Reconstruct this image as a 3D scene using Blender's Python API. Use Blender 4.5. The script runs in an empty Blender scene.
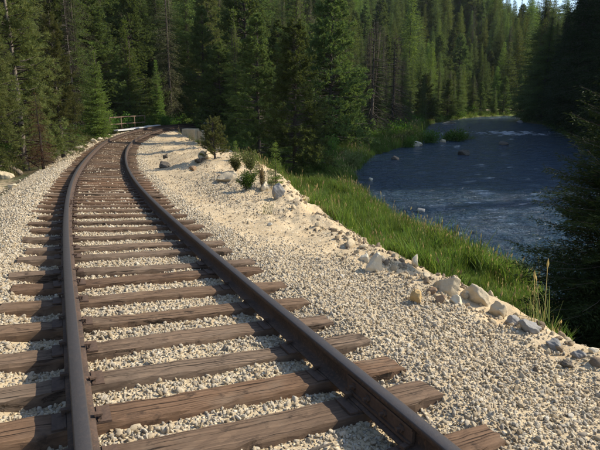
import bpy, math, random
import numpy as np
from mathutils import Vector, Matrix

SC = bpy.context.scene
COL = SC.collection
RNG = np.random.default_rng(7)

# ------------------------------------------------------------------ camera
F_PX, CAM_Z, PITCH, ROLL = 501.857, 1.40885, 0.236167, 0.0020375
cp, sp = math.cos(PITCH), math.sin(PITCH)
FW = np.array([0, cp, -sp]); UP0 = np.array([0, sp, cp]); RT0 = np.array([1.0, 0, 0])
RT = math.cos(ROLL) * RT0 + math.sin(ROLL) * UP0
UP = -math.sin(ROLL) * RT0 + math.cos(ROLL) * UP0
CAM = np.array([0, 0, CAM_Z])
cd = bpy.data.cameras.new('camera'); cam = bpy.data.objects.new('camera', cd); COL.objects.link(cam)
cd.sensor_fit = 'HORIZONTAL'; cd.sensor_width = 36; cd.lens = F_PX / 600 * 36
cd.clip_start = 0.05; cd.clip_end = 5000
m = Matrix.Identity(4)
for i in range(3):
    m[i][0] = RT[i]; m[i][1] = UP[i]; m[i][2] = -FW[i]; m[i][3] = CAM[i]
cam.matrix_world = m
SC.camera = cam

# ------------------------------------------------------------------ light
SUN_AZ = math.radians(15)      # from +X towards +Y
SUN_EL = math.radians(39)
w = bpy.data.worlds.new('World'); SC.world = w; w.use_nodes = True
nt = w.node_tree
bg = nt.nodes['Background']
sky = nt.nodes.new('ShaderNodeTexSky'); sky.sky_type = 'NISHITA'; sky.sun_disc = False
sky.sun_elevation = SUN_EL; sky.sun_rotation = math.radians(90) - SUN_AZ
sky.air_density = 1.0; sky.dust_density = 0.6; sky.ozone_density = 1.5
# thin cloud over the blue
tc = nt.nodes.new('ShaderNodeTexCoord'); nz = nt.nodes.new('ShaderNodeTexNoise')
nz.inputs['Scale'].default_value = 3.2; nz.inputs['Detail'].default_value = 8; nz.inputs['Roughness'].default_value = .6
mp = nt.nodes.new('ShaderNodeMapping'); mp.inputs['Scale'].default_value = (1, 1, 2.4)
cr = nt.nodes.new('ShaderNodeMapRange'); cr.inputs[1].default_value = .55; cr.inputs[2].default_value = .8; cr.inputs[4].default_value = .55
mx = nt.nodes.new('ShaderNodeMix'); mx.data_type = 'RGBA'
mx.inputs[7].default_value = (7.5, 7.8, 8.2, 1)
nt.links.new(tc.outputs['Generated'], mp.inputs[0]); nt.links.new(mp.outputs[0], nz.inputs['Vector'])
nt.links.new(nz.outputs['Fac'], cr.inputs[0]); nt.links.new(cr.outputs[0], mx.inputs[0])
nt.links.new(sky.outputs[0], mx.inputs[6]); nt.links.new(mx.outputs[2], bg.inputs[0])
bg.inputs[1].default_value = 0.15
sl = bpy.data.lights.new('sun', 'SUN'); sl.energy = 4.6; sl.angle = math.radians(0.53); sl.color = (1.0, 0.89, 0.71)
so = bpy.data.objects.new('sun', sl); COL.objects.link(so)
sdir = Vector((math.cos(SUN_EL) * math.cos(SUN_AZ), math.cos(SUN_EL) * math.sin(SUN_AZ), math.sin(SUN_EL)))
so.rotation_euler = sdir.to_track_quat('Z', 'Y').to_euler(); so.location = (30, 20, 40)
SC.view_settings.view_transform = 'Standard'; SC.view_settings.look = 'None'
SC.view_settings.exposure = 0.55; SC.view_settings.gamma = 1.0
try:
    SC.view_settings.use_curve_mapping = False
except Exception:
    pass
HAZE = 0.00011
SC.render.engine = 'CYCLES'
SC.cycles.max_bounces = 6; SC.cycles.diffuse_bounces = 3; SC.cycles.glossy_bounces = 3
SC.cycles.transmission_bounces = 4; SC.cycles.transparent_max_bounces = 6
SC.cycles.caustics_reflective = False; SC.cycles.caustics_refractive = False
SC.cycles.sample_clamp_indirect = 4

# ------------------------------------------------------------------ noise
_H = np.random.default_rng(3).random((256, 256))
def vnoise(x, y):
    xi = np.floor(x).astype(int); yi = np.floor(y).astype(int)
    fx = x - xi; fy = y - yi
    fx = fx * fx * (3 - 2 * fx); fy = fy * fy * (3 - 2 * fy)
    a = _H[xi & 255, yi & 255]; b = _H[(xi + 1) & 255, yi & 255]
    c = _H[xi & 255, (yi + 1) & 255]; d = _H[(xi + 1) & 255, (yi + 1) & 255]
    return (a * (1 - fx) + b * fx) * (1 - fy) + (c * (1 - fx) + d * fx) * fy - .5
def fbm(x, y, o=4):
    s = 0; amp = 1
    for i in range(o):
        s = s + amp * vnoise(x + 17.3 * i, y + 9.1 * i); x = x * 2.03; y = y * 2.03; amp *= .5
    return s
def smooth(a, b, x):
    t = np.clip((x - a) / (b - a), 0, 1); return t * t * (3 - 2 * t)

# ------------------------------------------------------------------ track centre line
def make_track():
    ds = .05; S = np.arange(-30, 260, ds)
    T = np.clip(S, -3, 39) / 20
    k = -.005321 + .05486 * T - .074167 * T ** 2 + .029754 * T ** 3
    k = np.where(S > 39, .0403, k)
    a = np.concatenate([[0], np.cumsum((k[1:] + k[:-1]) / 2 * ds)])
    i0 = np.argmin(abs(S)); a = a - a[i0] - .44456
    a = np.where(S > 39, np.minimum(a, math.radians(28.5)), a)
    a = a + np.clip((S - 142) / 60, 0, 1) * math.radians(58)      # the valley bends right
    d = np.stack([np.sin(a), np.cos(a)], -1)
    P = np.concatenate([[[0, 0]], np.cumsum((d[1:] + d[:-1]) / 2 * ds, 0)]); P = P - P[i0] + [.80719, 0]
    U = np.clip(S, -4, 36) / 20
    z = -.44874 * U ** 2 - .025722 * 20 * U + .26797 * U ** 3
    t = np.clip((S - 36) / 12, 0, 1); z36 = z[-1]
    z = np.where(S > 36, z36 + (-.44 - z36) * (t * t * (3 - 2 * t)), z)
    z = z + np.where(S > 48, (S - 48) * .006, 0)
    sup = -.0736 * (1 - .75 * smooth(38, 50, S))
    return S, P, a, z, sup
TS, TP, TA, TZ, TE = make_track()
def tk(s):
    return (np.interp(s, TS, TP[:, 0]), np.interp(s, TS, TP[:, 1]), np.interp(s, TS, TA), np.interp(s, TS, TZ), np.interp(s, TS, TE))
def tpos(s, u, rel=0.0):
    x, y, a, z, e = tk(s)
    return np.array([x + math.cos(a) * u, y - math.sin(a) * u, z + e * u + rel])
_ci = np.arange(0, len(TS), 8)
def track_su(x, y):
    """arc length and right-hand offset of points from the track"""
    x = np.asarray(x, float); y = np.asarray(y, float); sh = x.shape; x = x.ravel(); y = y.ravel()
    s = np.empty_like(x); u = np.empty_like(x)
    cx = TP[_ci, 0].astype(np.float32); cy = TP[_ci, 1].astype(np.float32)
    for i in range(0, len(x), 20000):
        xx = x[i:i + 20000].astype(np.float32)[:, None]; yy = y[i:i + 20000].astype(np.float32)[:, None]
        j = _ci[np.argmin((xx - cx) ** 2 + (yy - cy) ** 2, 1)]
        dx = x[i:i + 20000] - TP[j, 0]; dy = y[i:i + 20000] - TP[j, 1]
        sa = np.sin(TA[j]); ca = np.cos(TA[j])
        s[i:i + 20000] = TS[j] + dx * sa + dy * ca; u[i:i + 20000] = dx * ca - dy * sa
    return s.reshape(sh), u.reshape(sh)

# ------------------------------------------------------------------ river outline
LEFT_BANK = [(14, -160), (8.5, -40), (6.4, -10), (5.8, 4), (5.7, 11), (6.0, 13.6), (5.0, 15.7), (4.2, 19.2), (3.1, 23.2), (2.9, 27.5), (3.9, 36),
             (6.2, 44), (9.8, 51.5), (13.0, 56), (14.4, 61), (15.6, 68), (18.5, 77), (21.5, 88), (26.0, 101)] + [tuple(tpos(q_, 7.5)[:2]) for q_ in range(122, 256, 8)]
RIGHT_BANK = [tuple(tpos(q_, 24)[:2]) for q_ in range(254, 143, -8)] + [(50.5, 117), (46.3, 107), (46.5, 100), (45.5, 94), (42.5, 86), (37, 72), (32.5, 56), (29.5, 44), (28.5, 36), (30, 20), (34, 0), (38, -40), (44, -160)]
RIVER = np.array(LEFT_BANK + RIGHT_BANK, float)
def river_sd(x, y):
    """distance to the water's edge: positive on land, negative on water"""
    sh = np.shape(x); x = np.ravel(x); y = np.ravel(y)
    d2 = np.full(x.shape, 1e18); ins = np.zeros(x.shape, bool)
    n = len(RIVER)
    for i in range(n):
        ax, ay = RIVER[i]; bx, by = RIVER[(i + 1) % n]
        ex, ey = bx - ax, by - ay
        t = np.clip(((x - ax) * ex + (y - ay) * ey) / (ex * ex + ey * ey), 0, 1)
        d2 = np.minimum(d2, (x - ax - t * ex) ** 2 + (y - ay - t * ey) ** 2)
        c = ((ay > y) != (by > y)) & (x < (bx - ax) * (y - ay) / (by - ay + 1e-12) + ax)
        ins ^= c
    d = np.sqrt(d2)
    return np.where(ins, -d, d).reshape(sh)
def water_z(x, y):
    return -3.2 + .0135 * np.clip(np.asarray(y, float) - 30, 0, 120)
W_S = [-30, 0, 3, 6, 9, 12, 18, 26, 32, 40, 44, 46, 50, 56, 70]
W_U = [3.0, 3.0, 3.1, 3.4, 3.6, 4.1, 5.4, 6.2, 5.6, 4.0, 2.4, 1.2, 1.2, 2.0, 2.2]
def terrain(x, y, full=False):
    x = np.asarray(x, float); y = np.asarray(y, float)
    s, u = track_su(x, y)
    tz = np.interp(s, TS, TZ); te = np.interp(s, TS, TE)
    rd = river_sd(x, y)
    rd = rd + .55 * fbm(x * .55, y * .55, 3) * smooth(0, 6, y)
    wz = water_z(x, y)
    land = rd > 0
    bench = wz + np.where(land, .5 * (1 - np.exp(-np.abs(rd) / .7)) + .035 * np.clip(rd, 0, 20), -1.0 * (1 - np.exp(-np.abs(rd) / 1.3)))
    bench = bench + np.where(land, .16 * fbm(x * .6, y * .6, 3) * np.clip(rd, 0, 1), 0)
    W = np.interp(s, W_S, W_U) + .45 * fbm(s * .55 + 3, u * 0 + 1.5, 3)
    # formation: gravel bed, shoulders, berm
    uc = np.clip(u, -1.7, 1.7)
    bed = tz + te * uc - .222 + .03 * fbm(x * 3.1, y * 3.1, 3)
    bed = bed + .03 * smooth(1.1, 1.4, np.abs(u)) - .030 * smooth(.5, .9, np.abs(u)) * (1 - smooth(1.0, 1.25, np.abs(u)))
    q = np.clip((u - 1.5) / np.maximum(W - 1.5, .1), 0, 1)
    drop = np.interp(s, [0, 4, 10, 20, 30, 44], [.30, .26, .16, .0, -.02, .15])
    mound = np.exp(-((s - 21.5) / 6.5) ** 2 - ((u - 4.1) / 1.6) ** 2) * .42 + np.exp(-((s - 13) / 3.5) ** 2 - ((u - 4.3) / 1.0) ** 2) * .2
    lump = (fbm(x * 1.3, y * 1.3, 5) * .17 + np.abs(fbm(x * .7 + 5, y * .7, 3)) * .15 + (.10 * np.abs(fbm(x * 3.2, y * 3.2, 3)) + .06 * fbm(x * 7, y * 7, 2)) * smooth(6, 11, s)) * smooth(1.8, 3.0, u)
    top = bed - drop * q + mound + lump
    slope = .66 + .12 * fbm(s * .6, u * .5, 3)
    emb = top - slope * np.clip(u - W, 0, 60) + .35 * fbm(s * 1.1 + 8, u * 1.1, 3) * smooth(0, .5, u - W)
    # left side: shoulder, little ditch, hillside
    ul = -u
    sh = bed - .26 * np.clip(ul - 1.5, 0, 1.1)
    hl = np.clip(ul - 5.0, 0, 400)
    hill = .10 * hl + .68 * np.clip(hl - 3, 0, 400)
    hill = 125 * (1 - np.exp(-hill / 125)) * (1 - .45 * smooth(190, 235, s)) + 3.5 * fbm(x * .045, y * .045, 4) * np.clip(hl / 25, 0, 1)
    pilel = np.exp(-((s - 15.5) / 2.6) ** 2 - ((ul - 3.6) / .8) ** 2) * .42 + np.exp(-((s - 10) / 2.0) ** 2 - ((ul - 3.4) / .9) ** 2) * .3
    left = sh - .12 * smooth(2.2, 3.2, ul) + hill + pilel + .18 * fbm(x * .8, y * .8, 3) * smooth(1.9, 3.2, ul)
    form = np.where(u > 0, emb, left)
    # right bank
    far = (u > 0) & (((s > 100) & (u > 16)) | ((s <= 100) & (x > np.interp(y, [-160, -40, 12, 40, 60, 80, 94, 110, 130], [27, 22, 20, 18, 24, 30, 35, 38, 50]))) | ((s > 100) & (s < 150) & (x > 38) & (y < 116) & (u > 12)))
    rh = np.clip(rd - 5, 0, 400)
    rb = bench + 95 * (1 - np.exp(-rh * .75 / 95)) * smooth(22, 50, y) + 2 * fbm(x * .06, y * .06, 3) * np.clip(rh / 10, 0, 1)
    near = np.maximum(bench, form)
    k = .35
    hh = np.clip(.5 + .5 * (bench - form) / k, 0, 1)
    near = form + (bench - form) * hh + k * hh * (1 - hh)
    near = np.where((u < 0) & land, np.maximum(near, form), near)
    near = np.where(land, np.where(u < -3, np.maximum(form, wz + .5), near), bench)
    z = np.where(far & land, rb, near)
    # grassy islet
    isl = np.exp(-(((x - 19.6) / 2.4) ** 2 + ((y - 63.0) / 1.5) ** 2))
    z = np.maximum(z, np.where(land, -99, wz - .35 + .62 * isl))
    if full:
        return z, s, u, rd, W, far
    return z
def H1(x, y):
    return float(terrain(np.array([x]), np.array([y]))[0])
def ray(px, py):
    return FW + (px - 300) / F_PX * RT - (py - 225) / F_PX * UP
_t = np.concatenate([np.arange(1, 12, .02), np.arange(12, 60, .06), np.arange(60, 420, .35)])
def at(px, py, dmax=None):
    """ground point seen at a photo pixel"""
    d = ray(px, py); P = CAM + _t[:, None] * d
    z = terrain(P[:, 0], P[:, 1]); i = np.argmax(P[:, 2] < z)
    if i == 0: i = len(_t) - 1
    return np.array([P[i, 0], P[i, 1], z[i]])
def at_depth(px, y):
    """ground point at world distance y along the photo column px"""
    d = ray(px, 104); t = y / d[1]; x = d[0] * t
    return np.array([x, y, H1(x, y)])
def proj(P):
    Q = np.asarray(P, float) - CAM; z = Q @ FW
    return 300 + F_PX * (Q @ RT) / z, 225 - F_PX * (Q @ UP) / z, z

# ------------------------------------------------------------------ object helpers
def tag(o, label=None, cat=None, group=None, kind=None):
    if label: o['label'] = label
    if cat: o['category'] = cat
    if group: o['group'] = group
    if kind: o['kind'] = kind
    return o
def link(name, data, parent=None, mat=None):
    o = bpy.data.objects.new(name, data); COL.objects.link(o)
    if parent is not None: o.parent = parent
    if mat is not None and data is not None:
        if not data.materials: data.materials.append(mat)
        elif data.materials[0] != mat:
            o.material_slots[0].link = 'OBJECT'; o.material_slots[0].material = mat
    return o
def empty(name, loc, rz=0, scale=1.0):
    o = bpy.data.objects.new(name, None); COL.objects.link(o)
    o.location = loc; o.rotation_euler = (0, 0, rz)
    o.scale = scale if hasattr(scale, '__len__') else (scale,) * 3
    o.empty_display_size = .2
    return o
def mesh(name, V, Fc, smoothed=False):
    me = bpy.data.meshes.new(name)
    V = np.asarray(V, np.float32)
    if isinstance(Fc, np.ndarray):
        n, k = Fc.shape
        me.vertices.add(len(V)); me.vertices.foreach_set('co', V.ravel())
        me.loops.add(n * k); me.loops.foreach_set('vertex_index', Fc.astype(np.int32).ravel())
        me.polygons.add(n); me.polygons.foreach_set('loop_start', np.arange(n, dtype=np.int32) * k)
        me.polygons.foreach_set('loop_total', np.full(n, k, np.int32))
        me.update(calc_edges=True); me.validate()
    else:
        me.from_pydata([tuple(map(float, v)) for v in V], [], Fc); me.update()
    if smoothed:
        me.polygons.foreach_set('use_smooth', np.ones(len(me.polygons), bool))
    return me
class MB:
    def __init__(s): s.V = []; s.F = []
    def add(s, V, F):
        b = len(s.V); s.V += [tuple(map(float, v)) for v in V]; s.F += [tuple(int(i) + b for i in f) for f in F]
    def box(s, c, d, R=None):
        c = np.array(c, float); d = np.array(d, float) / 2
        v = np.array([(i, j, k) for i in (-1, 1) for j in (-1, 1) for k in (-1, 1)], float) * d
        if R is not None: v = v @ np.array(R).T
        s.add(v + c, [(0, 1, 3, 2), (4, 6, 7, 5), (0, 4, 5, 1), (2, 3, 7, 6), (0, 2, 6, 4), (1, 5, 7, 3)])
    def tube(s, pts, rad, n=8, cap=True):
        pts = np.array(pts, float); rad = np.broadcast_to(rad, (len(pts),)); rings = []
        for i, p in enumerate(pts):
            t = pts[min(i + 1, len(pts) - 1)] - pts[max(i - 1, 0)]; t /= np.linalg.norm(t) + 1e-9
            a = np.cross(t, [0, 0, 1.0]) if abs(t[2]) < .9 else np.cross(t, [1.0, 0, 0]); a /= np.linalg.norm(a); b = np.cross(t, a)
            th = np.arange(n) * 2 * math.pi / n
            rings.append(p + rad[i] * (np.cos(th)[:, None] * a + np.sin(th)[:, None] * b))
        V = np.concatenate(rings); F = []
        for i in range(len(pts) - 1):
            for j in range(n):
                F.append((i * n + j, i * n + (j + 1) % n, (i + 1) * n + (j + 1) % n, (i + 1) * n + j))
        if cap:
            F.append(tuple(range(n))[::-1]); F.append(tuple((len(pts) - 1) * n + j for j in range(n)))
        s.add(V, F)
    def mesh(s, name, sm=False): return mesh(name, s.V, s.F, sm)

# ------------------------------------------------------------------ materials
def newmat(name):
    mt = bpy.data.materials.new(name); mt.use_nodes = True
    n = mt.node_tree; b = n.nodes['Principled BSDF']
    return mt, n, b
def N(n, typ, **kw):
    o = n.nodes.new('ShaderNode' + typ)
    for k, v in kw.items():
        if k.startswith('i_'):
            key = k[2:]; key = int(key) if key.isdigit() else key.replace('_', ' ')
            o.inputs[key].default_value = v
        else: setattr(o, k, v)
    return o
def ramp(n, fac, stops, interp='LINEAR'):
    r = n.nodes.new('ShaderNodeValToRGB'); r.color_ramp.interpolation = interp
    e = r.color_ramp.elements
    while len(e) > 1: e.remove(e[-1])
    e[0].position = stops[0][0]; e[0].color = (*stops[0][1], 1)
    for p, c in stops[1:]:
        x = e.new(p); x.color = (*c, 1)
    n.links.new(fac, r.inputs[0]); return r.outputs[0]
def noise(n, vec, scale, detail=4, rough=.55, dim='3D', out='Fac'):
    t = N(n, 'TexNoise', i_Scale=scale, i_Detail=detail, i_Roughness=rough); t.noise_dimensions = dim
    if vec is not None: n.links.new(vec, t.inputs['Vector'])
    return t.outputs[out]
def mix(n, fac, a, b, typ='MIX'):
    x = n.nodes.new('ShaderNodeMix'); x.data_type = 'RGBA'; x.blend_type = typ
    for sock, v in ((x.inputs[0], fac), (x.inputs[6], a), (x.inputs[7], b)):
        if isinstance(v, (int, float)): sock.default_value = v
        elif isinstance(v, tuple): sock.default_value = (*v, 1)
        else: n.links.new(v, sock)
    return x.outputs[2]
def math_(n, op, a, b=None, clamp=False):
    x = n.nodes.new('ShaderNodeMath'); x.operation = op; x.use_clamp = clamp
    for i, v in enumerate((a, b)):
        if v is None: continue
        if isinstance(v, (int, float)): x.inputs[i].default_value = v
        else: n.links.new(v, x.inputs[i])
    return x.outputs[0]
def mrange(n, v, a, b, c=0., d=1.):
    x = n.nodes.new('ShaderNodeMapRange'); x.clamp = True
    n.links.new(v, x.inputs[0])
    for i, q in enumerate((a, b, c, d)): x.inputs[i + 1].default_value = q
    return x.outputs[0]
def bump(n, b, height, strength=.5, dist=.02, normal=None):
    x = N(n, 'Bump', i_Strength=strength, i_Distance=dist); n.links.new(height, x.inputs['Height'])
    if normal is not None: n.links.new(normal, x.inputs['Normal'])
    n.links.new(x.outputs[0], b.inputs['Normal']); return x.outputs[0]
def objcoord(n): return N(n, 'TexCoord').outputs['Object']
def rand(n): return N(n, 'ObjectInfo').outputs['Random']
def geopos(n): return N(n, 'NewGeometry').outputs['Position']
def hsv(n, col, h=.5, s=1., v=1.):
    x = n.nodes.new('ShaderNodeHueSaturation')
    for k, q in (('Hue', h), ('Saturation', s), ('Value', v)):
        if isinstance(q, (int, float)): x.inputs[k].default_value = q
        else: n.links.new(q, x.inputs[k])
    n.links.new(col, x.inputs['Color']); return x.outputs[0]
def mapping(n, vec, sc):
    x = N(n, 'Mapping'); x.inputs['Scale'].default_value = sc; n.links.new(vec, x.inputs[0]); return x.outputs[0]

STONES = [(0.0, (.31, .235, .145)), (.12, (.54, .435, .29)), (.30, (.65, .555, .40)), (.46, (.75, .66, .50)), (.58, (.51, .46, .38)), (.68, (.71, .62, .465)), (.80, (.37, .33, .275)), (.9, (.62, .49, .32)), (1, (.82, .76, .63))]
def mat_ground():
    mt, n, b = newmat('ground_soil')
    P = geopos(n)
    at_ = N(n, 'Attribute', attribute_name='zone'); sepc = N(n, 'SeparateColor'); n.links.new(at_.outputs['Color'], sepc.inputs[0])
    grav, sand, green = sepc.outputs[0], sepc.outputs[1], sepc.outputs[2]
    # forest floor / soil
    n1 = noise(n, P, .9, 6, .65); n2 = noise(n, P, 9, 5, .6)
    soil = mix(n, mrange(n, n2, .35, .65), (.055, .045, .028), (.12, .095, .06))
    soil = mix(n, mrange(n, n1, .45, .62), soil, (.045, .065, .022))
    # sand with dust, small stones and rusty streaks
    s1 = noise(n, P, 2.2, 7, .65); s2 = noise(n, P, 45, 4, .6)
    sd = mix(n, mrange(n, s1, .32, .68), (.43, .335, .21), (.55, .45, .30))
    sd = mix(n, mrange(n, s2, .55, .75, 0, .6), sd, (.36, .26, .15))
    s3 = noise(n, P, .7, 4, .6)
    sd = mix(n, mrange(n, s3, .56, .7, 0, .65), sd, (.49, .345, .19))
    v1 = N(n, 'TexVoronoi', i_Scale=26.0); n.links.new(P, v1.inputs['Vector'])
    sc1 = N(n, 'SeparateColor'); n.links.new(v1.outputs['Color'], sc1.inputs[0])
    pick = math_(n, 'MULTIPLY', mrange(n, sc1.outputs[0], .78, .8), mrange(n, v1.outputs['Distance'], .42, .34))
    sd = mix(n, pick, sd, ramp(n, sc1.outputs[1], STONES))
    # gravel seen as separate stones
    v2 = N(n, 'TexVoronoi', i_Scale=38.0); n.links.new(P, v2.inputs['Vector'])
    sc2 = N(n, 'SeparateColor'); n.links.new(v2.outputs['Color'], sc2.inputs[0])
    gr = ramp(n, sc2.outputs[0], STONES)
    edge = mrange(n, v2.outputs['Distance'], .5, .25)
    gr = mix(n, edge, (.46, .375, .25), gr)
    g2 = noise(n, P, 1.3, 3, .5)
    gr = mix(n, mrange(n, g2, .42, .72, 0, .45), gr, (.50, .40, .25))
    # green turf
    tf = mix(n, noise(n, P, 5, 4, .6), (.07, .12, .02), (.16, .17, .05))
    br = noise(n, P, 6, 5, .65)
    def thr(m, soft=.25): return mrange(n, math_(n, 'ADD', m, math_(n, 'MULTIPLY', math_(n, 'SUBTRACT', br, .5), 1.2)), .5 - soft, .5 + soft)
    col = mix(n, thr(sand), soil, sd); col = mix(n, thr(green), col, tf); gm = thr(grav, .12); col = mix(n, gm, col, gr)
    n.links.new(col, b.inputs['Base Color']); b.inputs['Roughness'].default_value = .95; b.inputs['Specular IOR Level'].default_value = .15
    hg = math_(n, 'MULTIPLY', edge, gm)
    h = math_(n, 'ADD', math_(n, 'MULTIPLY', s2, .4), math_(n, 'ADD', math_(n, 'MULTIPLY', hg, .8), math_(n, 'MULTIPLY', pick, .5)))
    h = math_(n, 'ADD', h, math_(n, 'MULTIPLY', n2, .8))
    bump(n, b, h, .7, .03)
    return mt
def mat_stone(name, stops, scale=4., contrast=.5, byrand=True, rough=.9):
    mt, n, b = newmat(name); oc = objcoord(n)
    r = rand(n)
    c = ramp(n, r if byrand else noise(n, oc, 2, 3), stops)
    k = noise(n, oc, scale, 6, .65); k2 = noise(n, oc, scale * 6, 4, .6)
    c = mix(n, mrange(n, k, .3, .7, 0, contrast), c, mix(n, .5, c, (.12, .10, .075)))
    c = mix(n, mrange(n, k2, .55, .75, 0, .35), c, (.60, .52, .38))
    n.links.new(c, b.inputs['Base Color']); b.inputs['Roughness'].default_value = rough; b.inputs['Specular IOR Level'].default_value = .25
    bump(n, b, math_(n, 'ADD', k, math_(n, 'MULTIPLY', k2, .35)), .6, .03)
    return mt
def mat_wood():
    mt, n, b = newmat('weathered_tie_wood'); oc = objcoord(n); r = rand(n)
    rv = N(n, 'CombineXYZ'); n.links.new(math_(n, 'MULTIPLY', r, 71.3), rv.inputs[0]); n.links.new(math_(n, 'MULTIPLY', r, 33.7), rv.inputs[1])
    va = N(n, 'VectorMath', operation='ADD'); n.links.new(oc, va.inputs[0]); n.links.new(rv.outputs[0], va.inputs[1])
    v = va.outputs[0]
    g1 = noise(n, mapping(n, v, (1.1, 62, 9)), 1, 6, .6); g2 = noise(n, mapping(n, v, (3, 210, 30)), 1, 4, .6); big = noise(n, v, 2.3, 4, .6)
    base = ramp(n, r, [(0, (.105, .062, .039)), (.2, (.215, .118, .066)), (.38, (.080, .056, .041)), (.55, (.23, .148, .092)), (.7, (.125, .080, .054)), (.85, (.19, .148, .112)), (1, (.165, .098, .060))])
    c = mix(n, mrange(n, g1, .3, .7), mix(n, .6, base, (.030, .020, .014)), mix(n, .38, base, (.34, .225, .14)))
    crack = math_(n, 'MULTIPLY', mrange(n, g1, .42, .36), mrange(n, big, .36, .50))
    c = mix(n, crack, c, (.018, .013, .009))
    c = mix(n, mrange(n, g2, .45, .75, 0, .45), c, mix(n, .5, base, (.03, .02, .014)))
    c = mix(n, mrange(n, big, .54, .70, 0, .5), c, (.21, .165, .12))
    c = mix(n, mrange(n, noise(n, v, 7, 5, .7), .56, .68, 0, .75), c, (.028, .020, .015))
    # oily, rust-stained strip where the rails run
    sx = N(n, 'SeparateXYZ'); n.links.new(oc, sx.inputs[0])
    ax = math_(n, 'ABSOLUTE', math_(n, 'SUBTRACT', math_(n, 'ABSOLUTE', sx.outputs[0]), .75))
    st = math_(n, 'MULTIPLY', mrange(n, ax, .34, .12), mrange(n, noise(n, oc, 9, 4), .3, .6))
    c = mix(n, math_(n, 'MULTIPLY', st, .7), c, (.065, .042, .03))
    n.links.new(c, b.inputs['Base Color']); b.inputs['Roughness'].default_value = .85; b.inputs['Specular IOR Level'].default_value = .2
    bump(n, b, math_(n, 'SUBTRACT', math_(n, 'ADD', g1, math_(n, 'MULTIPLY', g2, .4)), math_(n, 'MULTIPLY', crack, 1.2)), .9, .009)
    return mt
def mat_rail():
    mt, n, b = newmat('brown_rail_steel'); P = geopos(n)
    k = noise(n, P, 7, 6, .65); k2 = noise(n, P, 60, 4, .6)
    c = mix(n, mrange(n, k, .35, .65), (.040, .028, .022), (.082, .052, .036)); c = mix(n, mrange(n, k2, .5, .72, 0, .75), c, (.15, .085, .050))
    at_ = N(n, 'Attribute', attribute_name='worn')
    k3 = noise(n, mapping(n, P, (30, 30, 30)), 1, 3)
    top = math_(n, 'MULTIPLY', at_.outputs['Fac'], mrange(n, k3, .2, .5, .65, 1))
    c = mix(n, top, c, (.088, .078, .073))
    n.links.new(c, b.inputs['Base Color'])
    n.links.new(math_(n, 'MULTIPLY', top, .55), b.inputs['Metallic'])
    n.links.new(mrange(n, top, 0, 1, .8, .48), b.inputs['Roughness'])
    bump(n, b, k2, .35, .004); return mt
def mat_plain(name, col, col2=None, rough=.8, metal=0., scale=12., strength=.4, dist=.01):
    mt, n, b = newmat(name); oc = objcoord(n)
    k = noise(n, oc, scale, 6, .62)
    c = mix(n, mrange(n, k, .32, .68), col, col2 or tuple(x * .6 for x in col))
    n.links.new(c, b.inputs['Base Color']); b.inputs['Roughness'].default_value = rough; b.inputs['Metallic'].default_value = metal
    bump(n, b, k, strength, dist); return mt
def mat_leaf(name, dark, light, tip=None, trans=.25, scale=1.2, rough=.6, vary=.25):
    """foliage: clump-wise colour, a shift per plant, light let through the leaves"""
    mt, n, b = newmat(name); oc = objcoord(n); r = rand(n)
    k = noise(n, oc, scale, 3, .6); k2 = noise(n, oc, scale * 9, 2, .5)
    c = mix(n, mrange(n, k, .3, .7), dark, light)
    if tip: c = mix(n, mrange(n, k2, .56, .74), c, tip)
    c = hsv(n, c, mrange(n, r, 0, 1, .5 - .03 * vary * 2, .5 + .03 * vary * 2), 1., mrange(n, r, 0, 1, 1 - vary * 1.5, 1 + vary * 1.5))
    n.links.new(c, b.inputs['Base Color']); b.inputs['Roughness'].default_value = rough; b.inputs['Specular IOR Level'].default_value = .06
    if trans:
        t = N(n, 'BsdfTranslucent'); n.links.new(hsv(n, c, .48, 1.15, 1.5), t.inputs[0])
        ms = N(n, 'MixShader'); ms.inputs[0].default_value = trans
        n.links.new(b.outputs[0], ms.inputs[1]); n.links.new(t.outputs[0], ms.inputs[2])
        n.links.new(ms.outputs[0], n.nodes['Material Output'].inputs[0])
    return mt
def mat_bark(name, a, c2, scale=6.):
    mt, n, b = newmat(name); oc = objcoord(n)
    k = noise(n, mapping(n, oc, (scale, scale, scale * .18)), 1.6, 6, .65)
    n.links.new(mix(n, mrange(n, k, .3, .7), a, c2), b.inputs['Base Color']); b.inputs['Roughness'].default_value = .9
    bump(n, b, k, .8, .04); return mt
def mat_water():
    mt, n, b = newmat('river_water'); P = geopos(n)
    vec = mapping(n, P, (.62, 1.15, 1))
    a1 = noise(n, vec, .95, 5, .62); a2 = noise(n, vec, 3.4, 4, .6); a3 = noise(n, vec, 19, 3, .55)
    h = math_(n, 'ADD', math_(n, 'MULTIPLY', a1, 1.5), math_(n, 'ADD', math_(n, 'MULTIPLY', a2, .75), math_(n, 'MULTIPLY', a3, .13)))
    fo = N(n, 'Attribute', attribute_name='rapid')
    streak = noise(n, mapping(n, P, (.55, 1.25, 1)), 1.3, 7, .68)
    lvl = math_(n, 'SUBTRACT', .84, math_(n, 'MULTIPLY', fo.outputs['Fac'], .37))
    foam = math_(n, 'DIVIDE', math_(n, 'SUBTRACT', streak, lvl), .05, True)
    c = mix(n, foam, mix(n, mrange(n, a1, .3, .7), (.016, .040, .068), (.028, .062, .100)), (.62, .66, .70))
    n.links.new(c, b.inputs['Base Color']); n.links.new(mrange(n, foam, 0, 1, .09, .7), b.inputs['Roughness'])
    b.inputs['IOR'].default_value = 1.333
    bump(n, b, math_(n, 'ADD', h, math_(n, 'MULTIPLY', foam, .35)), 1.0, .56)
    return mt

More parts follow.
